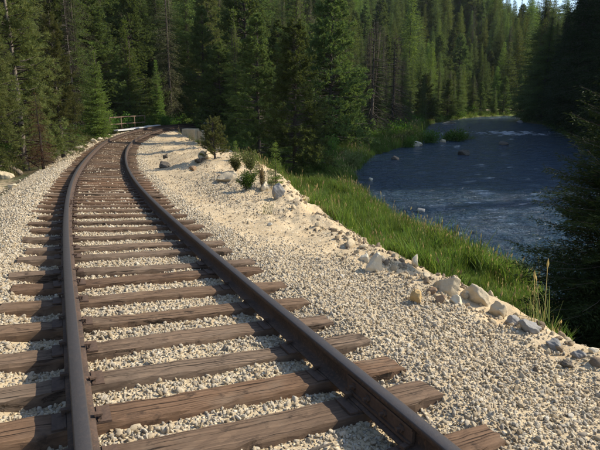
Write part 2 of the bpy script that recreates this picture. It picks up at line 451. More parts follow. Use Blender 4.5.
M_GROUND = mat_ground(); M_WOOD = mat_wood(); M_RAIL = mat_rail(); M_WATER = mat_water()
M_PEB = mat_stone('ballast_stone', STONES, 40, .22)
M_RUBBLE = mat_stone('rubble_stone', [(0, (.54, .43, .27)), (.4, (.62, .52, .36)), (.6, (.42, .31, .18)), (.8, (.30, .23, .16)), (1, (.14, .105, .07))], 14, .5)
M_ROCK = mat_stone('tan_rock', [(0, (.52, .43, .29)), (.5, (.60, .51, .36)), (1, (.48, .39, .26))], 5, .4)
M_ROCKPALE = mat_stone('pale_rock', [(0, (.62, .54, .40)), (1, (.66, .60, .47))], 5, .25)
M_ROCKGREY = mat_stone('grey_rock', [(0, (.24, .235, .225)), (1, (.33, .32, .30))], 5, .5)
M_ROCKOCHRE = mat_stone('ochre_rock', [(0, (.55, .38, .16)), (1, (.50, .35, .17))], 6, .5)
M_ROCKBROWN = mat_stone('brown_rock', [(0, (.33, .21, .12)), (1, (.28, .19, .12))], 6, .5)
M_ROCKDARK = mat_stone('dark_rock', [(0, (.075, .068, .06)), (1, (.13, .11, .09))], 6, .5)
M_PLATE = mat_plain('rusty_plate', (.125, .078, .052), (.065, .042, .031), .8, .1, 30)
M_SPIKE = mat_plain('rusty_spike', (.12, .075, .05), (.07, .045, .034), .8, .1, 40)
M_BRIDGE = mat_plain('dark_girder_steel', (.045, .038, .034), (.075, .055, .042), .75, .1, 8)
M_RUSTPIPE = mat_plain('rust_red_pipe', (.20, .125, .08), (.13, .085, .06), .75, 0, 14)
M_PLANK = mat_plain('weathered_grey_plank', (.62, .63, .64), (.48, .49, .50), .7, 0, 6)
M_CONC = mat_plain('old_concrete', (.72, .56, .36), (.58, .45, .29), .9, 0, 3.5, .6, .02)
M_SIGN = mat_plain('white_painted_sheet', (.78, .78, .76), (.68, .68, .66), .5, 0, 10)
M_LOG = mat_bark('weathered_log', (.20, .16, .12), (.36, .30, .23), 9)
L_FIR = mat_leaf('fir_needles', (0.065, 0.096, 0.033), (0.114, 0.161, 0.049), (0.147, 0.193, 0.061), .32)
L_SPRUCE = mat_leaf('bright_spruce_needles', (0.093, 0.147, 0.035), (0.149, 0.221, 0.053), (0.186, 0.246, 0.070), .32)
L_PINE = mat_leaf('pine_needles', (0.081, 0.109, 0.036), (0.138, 0.157, 0.054), (0.196, 0.172, 0.076), .3)
L_LICHEN = mat_leaf('lichened_fir_needles', (0.094, 0.107, 0.052), (0.153, 0.160, 0.084), (0.196, 0.183, 0.103), .25)
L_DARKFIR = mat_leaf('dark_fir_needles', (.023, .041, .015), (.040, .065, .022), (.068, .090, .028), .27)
L_DEAD = mat_leaf('dead_brown_needles', (.085, .050, .028), (.15, .082, .042), (.19, .12, .065), .15)
L_DRY = mat_leaf('bare_grey_twigs', (.045, .040, .030), (.075, .066, .050), None, .05)
L_BROAD = mat_leaf('green_shrub_leaves', (0.048, 0.106, 0.022), (0.090, 0.163, 0.036), (0.144, 0.200, 0.054), .35, 3)
L_OLIVE = mat_leaf('olive_shrub_leaves', (0.086, 0.111, 0.039), (0.149, 0.176, 0.066), (0.250, 0.247, 0.099), .3, 3)
L_YELLOW = mat_leaf('yellow_green_needles', (0.079, 0.113, 0.029), (0.131, 0.164, 0.044), (0.182, 0.189, 0.062), .3)
L_GRASS = mat_leaf('tall_grass', (.072, .130, .026), (.128, .190, .050), (.22, .21, .09), .4, 2.5, .5, .3)
L_STRAW = mat_leaf('dry_grass', (.30, .25, .12), (.40, .34, .18), None, .35, 2.5, .6, .25)
B_GREY = mat_bark('grey_bark', (.055, .045, .036), (.12, .10, .082))
B_PALE = mat_bark('pale_bark', (.12, .095, .075), (.27, .23, .19))
B_DARK = mat_bark('dark_bark', (.028, .022, .018), (.06, .046, .036))

# ------------------------------------------------------------------ ground sheet
def warp(n, a, b, c): return c + a * np.sinh(np.linspace(-b, b, n))
gx = warp(520, 1.15, 7.1, .5)
gy = warp(580, 1.6, 6.8, 7.0)
GX, GY = np.meshgrid(gx, gy)
GZ, GS, GU, GR, GW, GFAR = terrain(GX, GY, True)
def grid_faces(nx, ny):
    i = np.arange(nx * ny).reshape(ny, nx)
    return np.stack([i[:-1, :-1], i[:-1, 1:], i[1:, 1:], i[1:, :-1]], -1).reshape(-1, 4)
gme = mesh('ground', np.stack([GX, GY, GZ], -1).reshape(-1, 3), grid_faces(520, 580), True)
def zones(x, y, s, u, rd, W, far):
    grav = smooth(-2.75, -1.9, u) * (1 - smooth(1.45, 1.75, u))
    nearg = smooth(1.2, 1.6, u) * (1 - smooth(-.9, -.05, u - W)) * (1 - smooth(4.8, 8.6, s + 1.5 * (u - 1.5) - .5))
    patch = np.exp(-((s - 13.2) / 2.6) ** 2 - ((u - 2.75) / .75) ** 2) + np.exp(-((s - 31) / 5) ** 2 - ((u - 2.0) / .7) ** 2)
    grav = np.clip(grav + nearg + .9 * patch, 0, 1) * np.where(s > 60, .8, 1)
    sand = smooth(1.0, 1.6, u) * (1 - smooth(.4, 2.1, u - W)) * (1 - smooth(50, 60, s)) + .0
    sand = sand + smooth(14, 20, s) * (1 - smooth(46, 52, s)) * smooth(1, 2, u) * (1 - smooth(1.2, 3.6, u - W)) * .8
    sand = sand + (u < 0) * smooth(2.2, 2.8, -u) * (1 - smooth(3.8, 5.2, -u)) * (1 - smooth(14, 24, s)) * .75
    green = (u > 0) * smooth(1.2, 2.8, u - W) * smooth(-.2, .4, rd)
    return np.clip(grav, 0, 1), np.clip(sand, 0, 1), np.clip(green, 0, 1) * np.where(far, .6, 1)
zg, zs, zr = zones(GX, GY, GS, GU, GR, GW, GFAR)
# a bare sunlit bank on the hillside up the valley
cut = at(508, 80)
cutm = np.exp(-(((GX - cut[0]) / 3.4) ** 2 + ((GY - cut[1]) / 6) ** 2))
zs = np.maximum(zs, (cutm > .4) * 1.0)
ca = gme.color_attributes.new('zone', 'FLOAT_COLOR', 'POINT')
ca.data.foreach_set('color', np.stack([zg, zs, zr, np.ones_like(zg)], -1).astype(np.float32).ravel())
ground = link('ground', gme, None, M_GROUND); tag(ground, kind='structure')

# ------------------------------------------------------------------ river
wx = warp(200, 14, 2.9, 14); wy = 8 + 14 * np.sinh(np.linspace(-1.8, 3.75, 720))
WX, WY = np.meshgrid(wx, wy)
WZ = water_z(WX, WY)
rap = np.exp(-(((WX - 30) / 20) ** 2 + ((WY - 74) / 12) ** 2)) + .7 * np.exp(-(((WX - 36) / 12) ** 2 + ((WY - 100) / 10) ** 2)) + .55 * np.exp(-(((WX - 17) / 5) ** 2 + ((WY - 55) / 5) ** 2)) + .5 * np.exp(-(((WX - 62) / 18) ** 2 + ((WY - 150) / 30) ** 2))
amp = .105 * (1 - .2 * smooth(14, 40, WY)) + .10 * np.clip(rap, 0, 1)
WZ = WZ + amp * (fbm(WX * .8, WY * 1.7, 3) * .9 + .5 * fbm(WX * 1.7 + 4, WY * 3.4, 2))
wme = mesh('river', np.stack([WX, WY, WZ], -1).reshape(-1, 3), grid_faces(200, 720), True)
fa = wme.attributes.new('rapid', 'FLOAT', 'POINT'); fa.data.foreach_set('value', (np.clip(rap, 0, 1) ** 1.8).astype(np.float32).ravel())
river = link('river', wme, None, M_WATER); tag(river, kind='structure')

# ------------------------------------------------------------------ air
def haze_box(density):
    x0, x1, y0, y1, z0, z1 = -760, 760, -760, 760, GZ.min() - 1.0, max(GZ.max(), 60) + 45
    mb = MB(); mb.box(((x0 + x1) / 2, (y0 + y1) / 2, (z0 + z1) / 2), (x1 - x0, y1 - y0, z1 - z0))
    mt = bpy.data.materials.new('thin_haze'); mt.use_nodes = True; n = mt.node_tree
    n.nodes.remove(n.nodes['Principled BSDF']); v = n.nodes.new('ShaderNodeVolumePrincipled')
    v.inputs['Color'].default_value = (.80, .88, .96, 1); v.inputs['Density'].default_value = density; v.inputs['Anisotropy'].default_value = 0.0
    n.links.new(v.outputs[0], n.nodes['Material Output'].inputs['Volume'])
    o = link('haze', mb.mesh('haze'), None, mt); tag(o, kind='stuff'); return o
haze_box(HAZE)
# ------------------------------------------------------------------ railway track
track = empty('railway_track', tuple(tpos(0, 0, -.3)))
tag(track, 'single curving railway track of brown rails on weathered wooden ties in pale gravel', 'railway track')
T0 = np.array(track.location)
def rail_profile():
    # (across, height under rail top), anticlockwise
    h = [(.0, 0), (.029, -.0012), (.0345, -.0045), (.0368, -.011), (.0368, -.031), (.031, -.038), (.0125, -.047), (.0085, -.062), (.0085, -.118),
         (.013, -.134), (.040, -.143), (.066, -.149), (.068, -.153), (.068, -.158)]
    return np.array(h + [(-x, z) for x, z in h[::-1] if x > 0])
def make_rail(off):
    pr = rail_profile(); ss = np.concatenate([np.arange(-5, 14, .2), np.arange(14, 95, .5)]); k = len(pr); V = []
    for s in ss:
        x, y, a, z, e = tk(s)
        for q, h in pr:
            uu = off + q; V.append((x + math.cos(a) * uu - T0[0], y - math.sin(a) * uu - T0[1], z + e * off + h - T0[2]))
    F = np.array([(i * k + (j + 1) % k, i * k + j, (i + 1) * k + j, (i + 1) * k + (j + 1) % k) for i in range(len(ss) - 1) for j in range(k)])
    me = mesh('rail', V, F)
    wv = np.zeros(len(V), np.float32).reshape(len(ss), k)
    wv[:, [0, 1, -1]] = 1; wv[:, [2, -2]] = .8
    me.attributes.new('worn', 'FLOAT', 'POINT').data.foreach_set('value', wv.ravel())
    return link('rail', me, track, M_RAIL)
OFF = .7525
rails = [make_rail(-OFF), make_rail(OFF)]
rails[0]['label'] = 'outer left rail with a worn bluish top'
rails[1]['label'] = 'inner right rail with a bolted joint bar'
def frame_at(s, u, rel):
    x, y, a, z, e = tk(s); g = (tk(s + .1)[3] - tk(s - .1)[3]) / .2
    R = Matrix(((math.cos(a), math.sin(a), 0, 0), (-math.sin(a), math.cos(a), 0, 0), (0, 0, 1, 0), (0, 0, 0, 1)))
    R = R @ Matrix.Rotation(math.atan(g), 4, 'X') @ Matrix.Rotation(-math.atan(e), 4, 'Y')
    R.translation = Vector(tpos(s, u, rel) - T0); return R
# joint bar with bolts on the right rail (both faces)
for (s0, rl, off) in ((2.38, rails[1], OFF), (10.6, rails[0], -OFF)):
    for side in (-1, 1):
        mb = MB(); mb.box((side * .017, 0, -.088), (.020, .62, .072)); mb.box((side * .025, 0, -.128), (.030, .62, .016)); mb.box((side * .021, 0, -.050), (.024, .62, .012))
        o = link('joint_bar', mb.mesh('joint_bar'), rl, M_SPIKE); o.matrix_local = frame_at(s0, off, 0)
        for q in (-.23, -.08, .08, .23):
            mb = MB(); th = np.arange(6) * math.pi / 3
            ring = [(0, .021 * math.cos(t), .021 * math.sin(t)) for t in th]
            mb.add([(side * .027, y, z) for _, y, z in ring] + [(side * .047, y, z) for _, y, z in ring], [(0, 1, 2, 3, 4, 5), (6, 7, 8, 9, 10, 11)] + [(i, (i + 1) % 6, 6 + (i + 1) % 6, 6 + i) for i in range(6)])
            mb.tube([(side * .047, 0, 0), (side * .07, 0, 0)], .011, 7)
            b_ = link('bolt', mb.mesh('bolt'), rl, M_PLATE); b_.matrix_local = frame_at(s0 + q, off, -.086)
# ties
fronts = [-1.6, -1.1, -.55, -.05, .45, .95, 1.45, 1.95, 2.45, 2.84, 3.29, 3.76, 4.27, 4.83, 5.40, 5.80, 6.48, 6.94, 7.55, 8.2, 8.77, 9.43, 10.04, 10.6, 11.1, 11.57, 12.1, 12.5]
while fronts[-1] < 75: fronts.append(fronts[-1] + .53 + RNG.normal() * .045)
tie_foot = []
def tie_mesh(L, Wd, T, seed, detail):
    r = np.random.default_rng(seed)
    nx, ny = (36, 5) if detail else (10, 2)
    xs = np.linspace(-L / 2, L / 2, nx + 1); V = []; F = []
    # cross section loop: bottom corners and a top with worn, rounded edges
    yy = np.concatenate([[-.5, -.5], np.linspace(-.47, .47, ny + 1), [.5, .5]]); zz = np.concatenate([[-1, -.10], np.zeros(ny + 1), [-.10, -1]])
    k = len(yy); wob = r.random(8) * 6.28
    for x in xs:
        endw = 1 - .06 * r.random() * (abs(abs(x) - L / 2) < .1)
        for j in range(k):
            wy_ = yy[j] * Wd * endw + .008 * math.sin(x * 2.1 + wob[0]) + r.normal() * .0025
            z = zz[j] * T + (.006 * math.sin(x * 3.1 + wob[1]) if zz[j] > -.5 else 0)
            if detail and zz[j] == 0: z += r.normal() * .0022 - .006 * (r.random() < .06)
            if zz[j] == -.10: z -= abs(r.normal()) * .006; wy_ *= 1 - abs(r.normal()) * .012
            xe = x + (r.normal() * .010 if abs(abs(x) - L / 2) < 1e-6 else 0)
            V.append((xe, wy_, z))
    for i in range(nx):
        for j in range(k):
            F.append((i * k + j, i * k + (j + 1) % k, (i + 1) * k + (j + 1) % k, (i + 1) * k + j))
    F.append(tuple(range(k))[::-1]); F.append(tuple(nx * k + j for j in range(k)))
    return mesh('tie', V, F)
def plate_mesh():
    mb = MB(); mb.box((0, 0, .006), (.285, .17, .012))
    mb.box((-.080, 0, .0145), (.012, .17, .006)); mb.box((.080, 0, .0145), (.012, .17, .006)); return mb.mesh('tie_plate')
def spike_mesh():
    mb = MB(); mb.box((0, 0, .012), (.016, .016, .024)); mb.box((.008, 0, .029), (.040, .030, .012)); return mb.mesh('spike')
PM, SM = plate_mesh(), spike_mesh()
for i, f in enumerate(fronts):
    Wd = .198 + RNG.normal() * .012; s = f + Wd / 2; L = 2.53 + RNG.normal() * .035; du = RNG.normal() * .02
    det = s < 14
    o = link('tie', tie_mesh(L, Wd, .18, 100 + i, det), track, M_WOOD)
    Mx = frame_at(s, du, -.174); skew = RNG.normal() * .012 if f != 5.40 else .05
    o.matrix_local = Mx @ Matrix.Rotation(skew, 4, 'Z') @ Matrix.Rotation(RNG.normal() * .012, 4, 'X')
    tie_foot.append((s, du, L / 2, Wd / 2, skew))
    if s < 32:
        for off in (-OFF, OFF):
            p_ = link('tie_plate', PM, o, M_PLATE); p_.location = (off - du, 0, .0)
            if s < 16:
                for (qx, qy, rz) in ((-.086, .05, 0), (.086, -.05, math.pi)):
                    k_ = link('spike', SM, o, M_SPIKE); k_.location = (off - du + qx, qy + RNG.normal() * .006, .012 + abs(RNG.normal()) * .006); k_.rotation_euler = (0, 0, rz + RNG.normal() * .15)

# ------------------------------------------------------------------ scatter by geometry nodes
def hidden_collection(name, objs):
    c = bpy.data.collections.new(name)
    for i, me in enumerate(objs):
        o = bpy.data.objects.new('%s_%02d' % (name, i), me); c.objects.link(o)
    return c
def scatter(name, pts, rots, scl, idx, coll):
    me = bpy.data.meshes.new(name); n = len(pts)
    me.vertices.add(n); me.vertices.foreach_set('co', np.asarray(pts, np.float32).ravel())
    me.attributes.new('rot', 'FLOAT_VECTOR', 'POINT').data.foreach_set('vector', np.asarray(rots, np.float32).ravel())
    me.attributes.new('scl', 'FLOAT_VECTOR', 'POINT').data.foreach_set('vector', np.asarray(scl, np.float32).ravel())
    me.attributes.new('idx', 'INT', 'POINT').data.foreach_set('value', np.asarray(idx, np.int32))
    o = link(name, me)
    g = bpy.data.node_groups.new(name, 'GeometryNodeTree')
    g.interface.new_socket('Geometry', in_out='INPUT', socket_type='NodeSocketGeometry'); g.interface.new_socket('Geometry', in_out='OUTPUT', socket_type='NodeSocketGeometry')
    gi = g.nodes.new('NodeGroupInput'); go = g.nodes.new('NodeGroupOutput'); ip = g.nodes.new('GeometryNodeInstanceOnPoints')
    ci = g.nodes.new('GeometryNodeCollectionInfo'); ci.inputs[0].default_value = coll; ci.inputs['Separate Children'].default_value = True; ci.inputs['Reset Children'].default_value = True
    def na(nm, t):
        a = g.nodes.new('GeometryNodeInputNamedAttribute'); a.data_type = t; a.inputs[0].default_value = nm; return a.outputs[0]
    g.links.new(gi.outputs[0], ip.inputs['Points']); g.links.new(ci.outputs[0], ip.inputs['Instance']); ip.inputs['Pick Instance'].default_value = True
    g.links.new(na('idx', 'INT'), ip.inputs['Instance Index'])
    er = g.nodes.new('FunctionNodeEulerToRotation'); g.links.new(na('rot', 'FLOAT_VECTOR'), er.inputs[0]); g.links.new(er.outputs[0], ip.inputs['Rotation'])
    g.links.new(na('scl', 'FLOAT_VECTOR'), ip.inputs['Scale']); g.links.new(ip.outputs[0], go.inputs[0])
    md = o.modifiers.new('scatter', 'NODES'); md.node_group = g
    return o

# ------------------------------------------------------------------ stones
def ico(sub):
    import bmesh
    bm = bmesh.new(); bmesh.ops.create_icosphere(bm, subdivisions=sub, radius=1)
    V = np.array([v.co[:] for v in bm.verts]); F = np.array([[v.index for v in f.verts] for f in bm.faces]); bm.free(); return V, F
ICO = {i: ico(i) for i in (1, 2, 3, 4)}
def stone_mesh(name, seed, sub=3, cuts=12, dims=(1, 1, 1), mat=None, rough=.04, lo=.45, hi=.85):
    r = np.random.default_rng(seed); V, F = ICO[sub]; V = V.copy()
    for _ in range(cuts):
        nn = r.normal(size=3); nn /= np.linalg.norm(nn); d = lo + (hi - lo) * r.random()
        q = V @ nn; V -= np.clip(q - d, 0, None)[:, None] * nn
    V *= 1 + rough * r.normal(size=(len(V), 1))
    if sub >= 3:
        q = V * 2.3 + seed
        V *= (1 + .24 * fbm(q[:, 0] + q[:, 2] * .7, q[:, 1] + q[:, 2] * .6, 4))[:, None]
    V /= np.abs(V).max(0); V *= np.array(dims) / 2
    me = mesh(name, V, F)
    if mat: me.materials.append(mat)
    return me
PEB = hidden_collection('ballast_pebble', [stone_mesh('pebble', 50 + i, 2 if i < 4 else 1, 7, (1, .78, .6), M_PEB, .02, .3, .75) for i in range(8)])
def in_tie(s, u, m=.0):
    r = np.zeros(s.shape, bool)
    for (ts, du, hl, hw, sk) in tie_foot:
        r |= (np.abs(s - ts - 0 * u) < hw - m) & (np.abs(u - du) < hl - m)
    return r
def su_points(n, s0, s1, u0, u1, bias=1.0):
    s = s0 + (s1 - s0) * RNG.random(n) ** bias; u = u0 + (u1 - u0) * RNG.random(n)
    x, y, a, z, e = tk(s)
    return x + np.cos(a) * u, y - np.sin(a) * u, s, u
def inview(P, mx=40, my=40):
    px, py, z = proj(P)
    return (z > .3) & (px > -mx) & (px < 600 + mx) & (py > -my) & (py < 450 + my)
allp = []; allr = []
for (n, s0, s1, u0, u1, r0, bias) in ((185000, .3, 9.5, -2.9, 4.2, .0108, 1.3), (85000, 9.5, 22, -3.0, 3.6, .0138, 1.2), (24000, 22, 44, -3.0, 2.8, .019, 1.2)):
    x, y, s, u = su_points(n, s0, s1, u0, u1, bias)
    z, s_, u_, rd, W, far = terrain(x, y, True)
    g, sa, gr = zones(x, y, s, u, rd, W, far)
    keep = RNG.random(n) < g * .95 + .05 * sa * (u < W)
    keep &= (u > -1.75) | (RNG.random(n) < .55)
    tie = in_tie(s, u, .006); stray = RNG.random(n) < .004
    keep &= (~tie)
    keep &= inview(np.stack([x, y, z], -1))
    x, y, z = x[keep], y[keep], z[keep]
    r = r0 * np.minimum(np.exp(RNG.normal(size=len(x)) * .42), 2.4)
    allp.append(np.stack([x, y, z + r * (-.15 + .7 * RNG.random(len(x)))], -1)); allr.append(r)
bp = np.concatenate(allp); br_ = np.concatenate(allr)
sc_ = (br_ * 2)[:, None] * (1 + .18 * RNG.normal(size=(len(br_), 3)))
bal = scatter('ballast_gravel', bp, RNG.random((len(bp), 3)) * 6.28, sc_, RNG.integers(0, 8, len(bp)), PEB)
tag(bal, kind='stuff')
# rubble: hand-sized broken stones on the sandy berm and its slope
RUB = hidden_collection('rubble_piece', [stone_mesh('rubble_piece', 80 + i, 2, 10, (1, .75, .6), M_RUBBLE, .03) for i in range(6)])
x, y, s, u = su_points(9000, 1.5, 46, 1.7, 8.5, 1.6)
z, s_, u_, rd, W, far = terrain(x, y, True)
dW = u - W
prob = np.where(dW < -1.0, .12, np.where(dW < -.35, .35, np.where(dW < .8, 1.0, .35))) * (dW < 1.7) * (rd > 0)
k = RNG.random(len(x)) < prob * .8
x, y, z, dW = x[k], y[k], z[k], dW[k]
r = np.minimum(.017 * np.exp(RNG.normal(size=len(x)) * .6) * np.where((dW > -.5) & (dW < .9), 1.8, 1.0), .065)
xe, ye, se, ue = su_points(1500, 3.4, 8.0, 2.2, 4.2, 1.0)
ze, s_, u_, rd, W, far = terrain(xe, ye, True); dWe = u_ - W; kk = (dWe > -.75) & (dWe < .45) & (RNG.random(1500) < .75 * np.exp(-((dWe + .1) / .4) ** 2))
x = np.concatenate([x, xe[kk]]); y = np.concatenate([y, ye[kk]]); z = np.concatenate([z, ze[kk]])
xf, yf, sf, uf = su_points(26000, 2, 42, 1.7, 7.5, 1.35)
zf, s_, u_, rd, W, far = terrain(xf, yf, True); dWf = u_ - W; kf = (dWf < 1.2) & (RNG.random(26000) < .55 * (.25 + np.clip(fbm(xf * 1.1, yf * 1.1, 3) * 2.2 + .3, 0, 1))) & inview(np.stack([xf, yf, zf], -1))
x = np.concatenate([x, xf[kf]]); y = np.concatenate([y, yf[kf]]); z = np.concatenate([z, zf[kf]])
r = np.concatenate([r, .020 * np.exp(np.abs(RNG.normal(size=int(kk.sum()))) * .6), .0075 * np.exp(RNG.normal(size=int(kf.sum())) * .45) * np.clip(sf[kf] / 9, 1, 2.2)])
rub = scatter('rubble', np.stack([x, y, z + r * .12], -1), RNG.random((len(x), 3)) * 6.28, (r * 2)[:, None] * (1 + .15 * RNG.normal(size=(len(x), 3))), RNG.integers(0, 6, len(x)), RUB)
tag(rub, kind='stuff')

def rock(px, py, wpx, hpx, mat, label, group, rot=None, depth=.8, sink=.25, seed=0, cuts=12, P=None, name='rock'):
    P = at(px, py + hpx * .45) if P is None else np.array(P, float)
    d = (P - CAM) @ FW; sx = wpx / F_PX * d; sz = hpx / F_PX * d
    me = stone_mesh(name, 300 + seed, 4 if wpx > 12 else 3, cuts, (sx, sx * depth, sz * (1 + sink)), None, .008)
    o = link(name, me, None, mat); rz = math.atan2(-P[0], P[1])
    o.location = (P[0], P[1] + sx * depth * .2, P[2] + sz * (.44 - sink * .5)); o.rotation_euler = rot or (0, 0, rz + (seed % 5 - 2) * .15)
    tag(o, label, 'rock', group); return o
GE = 'rocks along the crest of the gravel bank'
rock(375, 262, 19, 23, M_ROCKPALE, 'upright pale slab of rock leaning on open sand with a dark shadow on its left', GE, (.15, .42, .2), .7, .2, 1, 10)
rock(364, 258, 10, 8, M_ROCKPALE, 'small flat pale rock just left of the upright leaning slab', GE, None, .8, .2, 2)
rock(415, 261, 9, 13, M_ROCKPALE, 'narrow upright pale rock at the grass edge above the boulder pile', GE, (.1, -.25, .4), .7, .2, 3)
rock(449, 286, 27, 19, M_ROCK, 'large blocky tan boulder at the left end of the boulder pile', GE, None, .8, .3, 4, 14)
rock(481, 295, 36, 20, M_ROCK, 'widest flat-topped tan slab in the boulder pile, against the grass', GE, None, .7, .35, 5, 10)
rock(458, 300, 17, 12, M_ROCKPALE, 'pale triangular rock lying in front of the blocky tan boulder', GE, (.3, .1, .2), .8, .3, 6, 8)
rock(498, 308, 19, 21, M_ROCK, 'rounded tan boulder with a shaded left face at the right end of the pile', GE, None, .85, .25, 7, 10)
rock(417, 297, 15, 14, M_ROCKOCHRE, 'yellow ochre rock at the gravel edge left of the boulder pile', GE, None, .8, .3, 8)
rock(440, 299, 13, 9, M_ROCKBROWN, 'reddish brown rock wedged below the blocky tan boulder', GE, None, .8, .3, 9)
rock(468, 295, 8, 9, M_ROCKPALE, 'small pale stone standing between the blocky boulder and the wide slab', GE, None, .8, .2, 10)
rock(432, 291, 11, 8, M_ROCKBROWN, 'dark brown stone at the left foot of the blocky tan boulder', GE, None, .8, .3, 11)
rock(427, 276, 9, 6, M_ROCK, 'low tan stone between the narrow upright rock and the boulder pile', GE, None, .8, .3, 12)
rock(514, 321, 15, 10, M_ROCKGREY, 'grey rock in shade just right of the rounded tan boulder', GE, None, .8, .3, 13)
rock(529, 327, 25, 13, M_ROCKGREY, 'long grey shaded rock on the bank edge under the fir', GE, None, .7, .3, 14)
rock(541, 316, 10, 6, M_ROCKPALE, 'pale sunlit stone half in the grass behind the long grey rock', GE, None, .8, .25, 15)
rock(557, 345, 19, 11, M_ROCKGREY, 'mid-sized grey rock at the gravel edge, lower right, under the fir', GE, None, .8, .35, 16)
rock(581, 355, 16, 8, M_ROCKGREY, 'flat grey-tan rock on the bank edge beside the right margin', GE, None, .8, .35, 17)
rock(566, 365, 15, 9, M_ROCKDARK, 'dark brown rock lying in the gravel below the shaded bank edge', GE, None, .8, .35, 18)
rock(594, 352, 11, 6, M_ROCKPALE, 'small pale rock at the very right under the fir branches', GE, None, .8, .3, 19)
GM = 'boulders on the sandy bank'
rock(279, 190, 14, 15, M_ROCKGREY, 'pale grey boulder beside the little spruce at the edge of the sand', GM, None, .8, .25, 20, 9)
rock(264, 188, 10, 10, M_ROCKPALE, 'pale rock left of the grey boulder at the foot of the bush', GM, None, .8, .25, 21)
rock(227, 176, 24, 14, M_ROCK, 'large smooth sand-coloured boulder on the bank crest behind the shrubs', GM, None, .8, .4, 22, 9)
rock(246, 179, 14, 12, M_ROCK, 'tan boulder between the two shrubs on the bank crest', GM, None, .8, .35, 23, 9)
rock(205, 155, 16, 9, M_ROCK, 'low tan boulder beside the leaning little pine', GM, None, .8, .4, 24)
rock(163, 165, 14, 7, M_ROCKDARK, 'dark clod of earth, the largest on the sand beside the track', GM, None, .8, .3, 25)
rock(166, 156, 7, 5, M_ROCKDARK, 'small dark clod above the largest clod on the sand', GM, None, .8, .3, 26)
rock(199, 161, 13, 6, M_ROCKDARK, 'dark flat rock on the sand between the clods and the pine', GM, None, .8, .3, 27)
rock(193, 169, 8, 5, M_ROCKBROWN, 'small brown rock on the sand below the dark flat rock', GM, None, .8, .3, 28)
rock(219, 177, 6, 5, M_ROCKBROWN, 'small brown stone left of the large smooth boulder', GM, None, .8, .3, 29)
rock(270, 224, 7, 4, M_ROCKPALE, 'flat pale stone alone on the open sand', GM, None, .8, .3, 30)
rock(240, 141, 9, 6, M_ROCKBROWN, 'brown rock high on the sandy slope behind the pine', GM, None, .8, .3, 31)
GL = 'rocks along the left edge of the track'
rock(77, 147, 8, 5, M_ROCKPALE, 'pale rock nearest the brown young tree on the left shoulder', GL, None, .8, .25, 40)
rock(86, 146, 6, 4, M_ROCK, 'small tan rock beside the outer ties below the spruce', GL, None, .8, .25, 41)
rock(93, 141, 8, 5, M_ROCK, 'tan rock under the spruce in the row by the outer rail', GL, None, .8, .25, 42)
rock(100, 139, 7, 4, M_ROCKPALE, 'pale flat rock under the right side of the spruce', GL, None, .8, .25, 43)
rock(109, 136, 6, 4, M_ROCK, 'last small tan rock before the bridge planks on the left', GL, None, .8, .25, 44)
rock(5, 175, 16, 9, M_ROCK, 'tan boulder below the grey log at the left margin', GL, None, .8, .3, 45)
rock(12, 186, 9, 6, M_ROCK, 'small tan rock under the boulder at the left margin', GL, None, .8, .3, 46)
GRV = 'rocks standing in the river'
def river_rock(px, py, wpx, hpx, mat, label, seed):
    d = ray(px, py + hpx * .4); t = (CAM_Z + 3.2) / -d[2]
    for _ in range(20):
        P = CAM + t * d; t += (P[2] - float(water_z(P[0], P[1]))) / -d[2]
    P = CAM + t * d
    return rock(px, py, wpx, hpx, mat, label, GRV, None, .8, .6, seed, 10, P, 'river_rock')
river_rock(416, 144, 13, 5, M_ROCKPALE, 'pale flat rock by the left bank beside the grassy islet', 60)
river_rock(443, 141, 7, 4, M_ROCK, 'small tan rock at the left tip of the grassy islet', 61)
river_rock(465, 153, 13, 6, M_ROCKDARK, 'dark brown boulder alone in the middle of the river', 62)
river_rock(505, 143.5, 11, 4, M_ROCKDARK, 'low dark rock among the white riffles', 63)
river_rock(450, 122, 14, 3.5, M_ROCK, 'long low pale rock by the far left bank up the river', 64)
river_rock(395, 158, 9, 4, M_ROCKDARK, 'low dark rock in the shaded water near the left bank', 65)
river_rock(380, 145, 9, 4, M_ROCKGREY, 'grey rock against the shaded left bank', 66)
river_rock(371, 179, 5, 3, M_ROCKPALE, 'small pale stone in the water beside the grass bank', 67)
river_rock(521, 121.5, 8, 3, M_ROCKGREY, 'small grey rock at the point of the far right bank', 68)
river_rock(421, 210, 9, 3, M_ROCKGREY, 'low grey stone breaking the near water', 69)

# log at the left margin
lp = at(1, 168); lq = at(20, 176)
mb = MB(); v = (lq - lp); mb.tube([lp - v * .6 + [0, 0, .18], lp + v * .1 + [0, 0, .17], lp + v * .6 + [0, 0, .15], lq + [0, 0, .10]], [.15, .16, .15, .11], 12)
lg = link('log', mb.mesh('log', True), None, M_LOG); tag(lg, 'weathered grey log lying at the left margin in front of the pines', 'log')
# splinter of wood between the ties
mb = MB(); a0 = np.append(tpos(2.27, .13)[:2], 0); b0 = np.append(tpos(2.30, .40)[:2], 0); a0[2] = H1(*a0[:2]) + .035; b0[2] = H1(*b0[:2]) + .04
mb.tube([a0, (a0 + b0) / 2 + [0, 0, .008], b0], [.006, .008, .005], 6)
tag(link('stick', mb.mesh('stick'), None, B_GREY), 'thin splinter of wood on the gravel between the two nearest ties', 'stick')

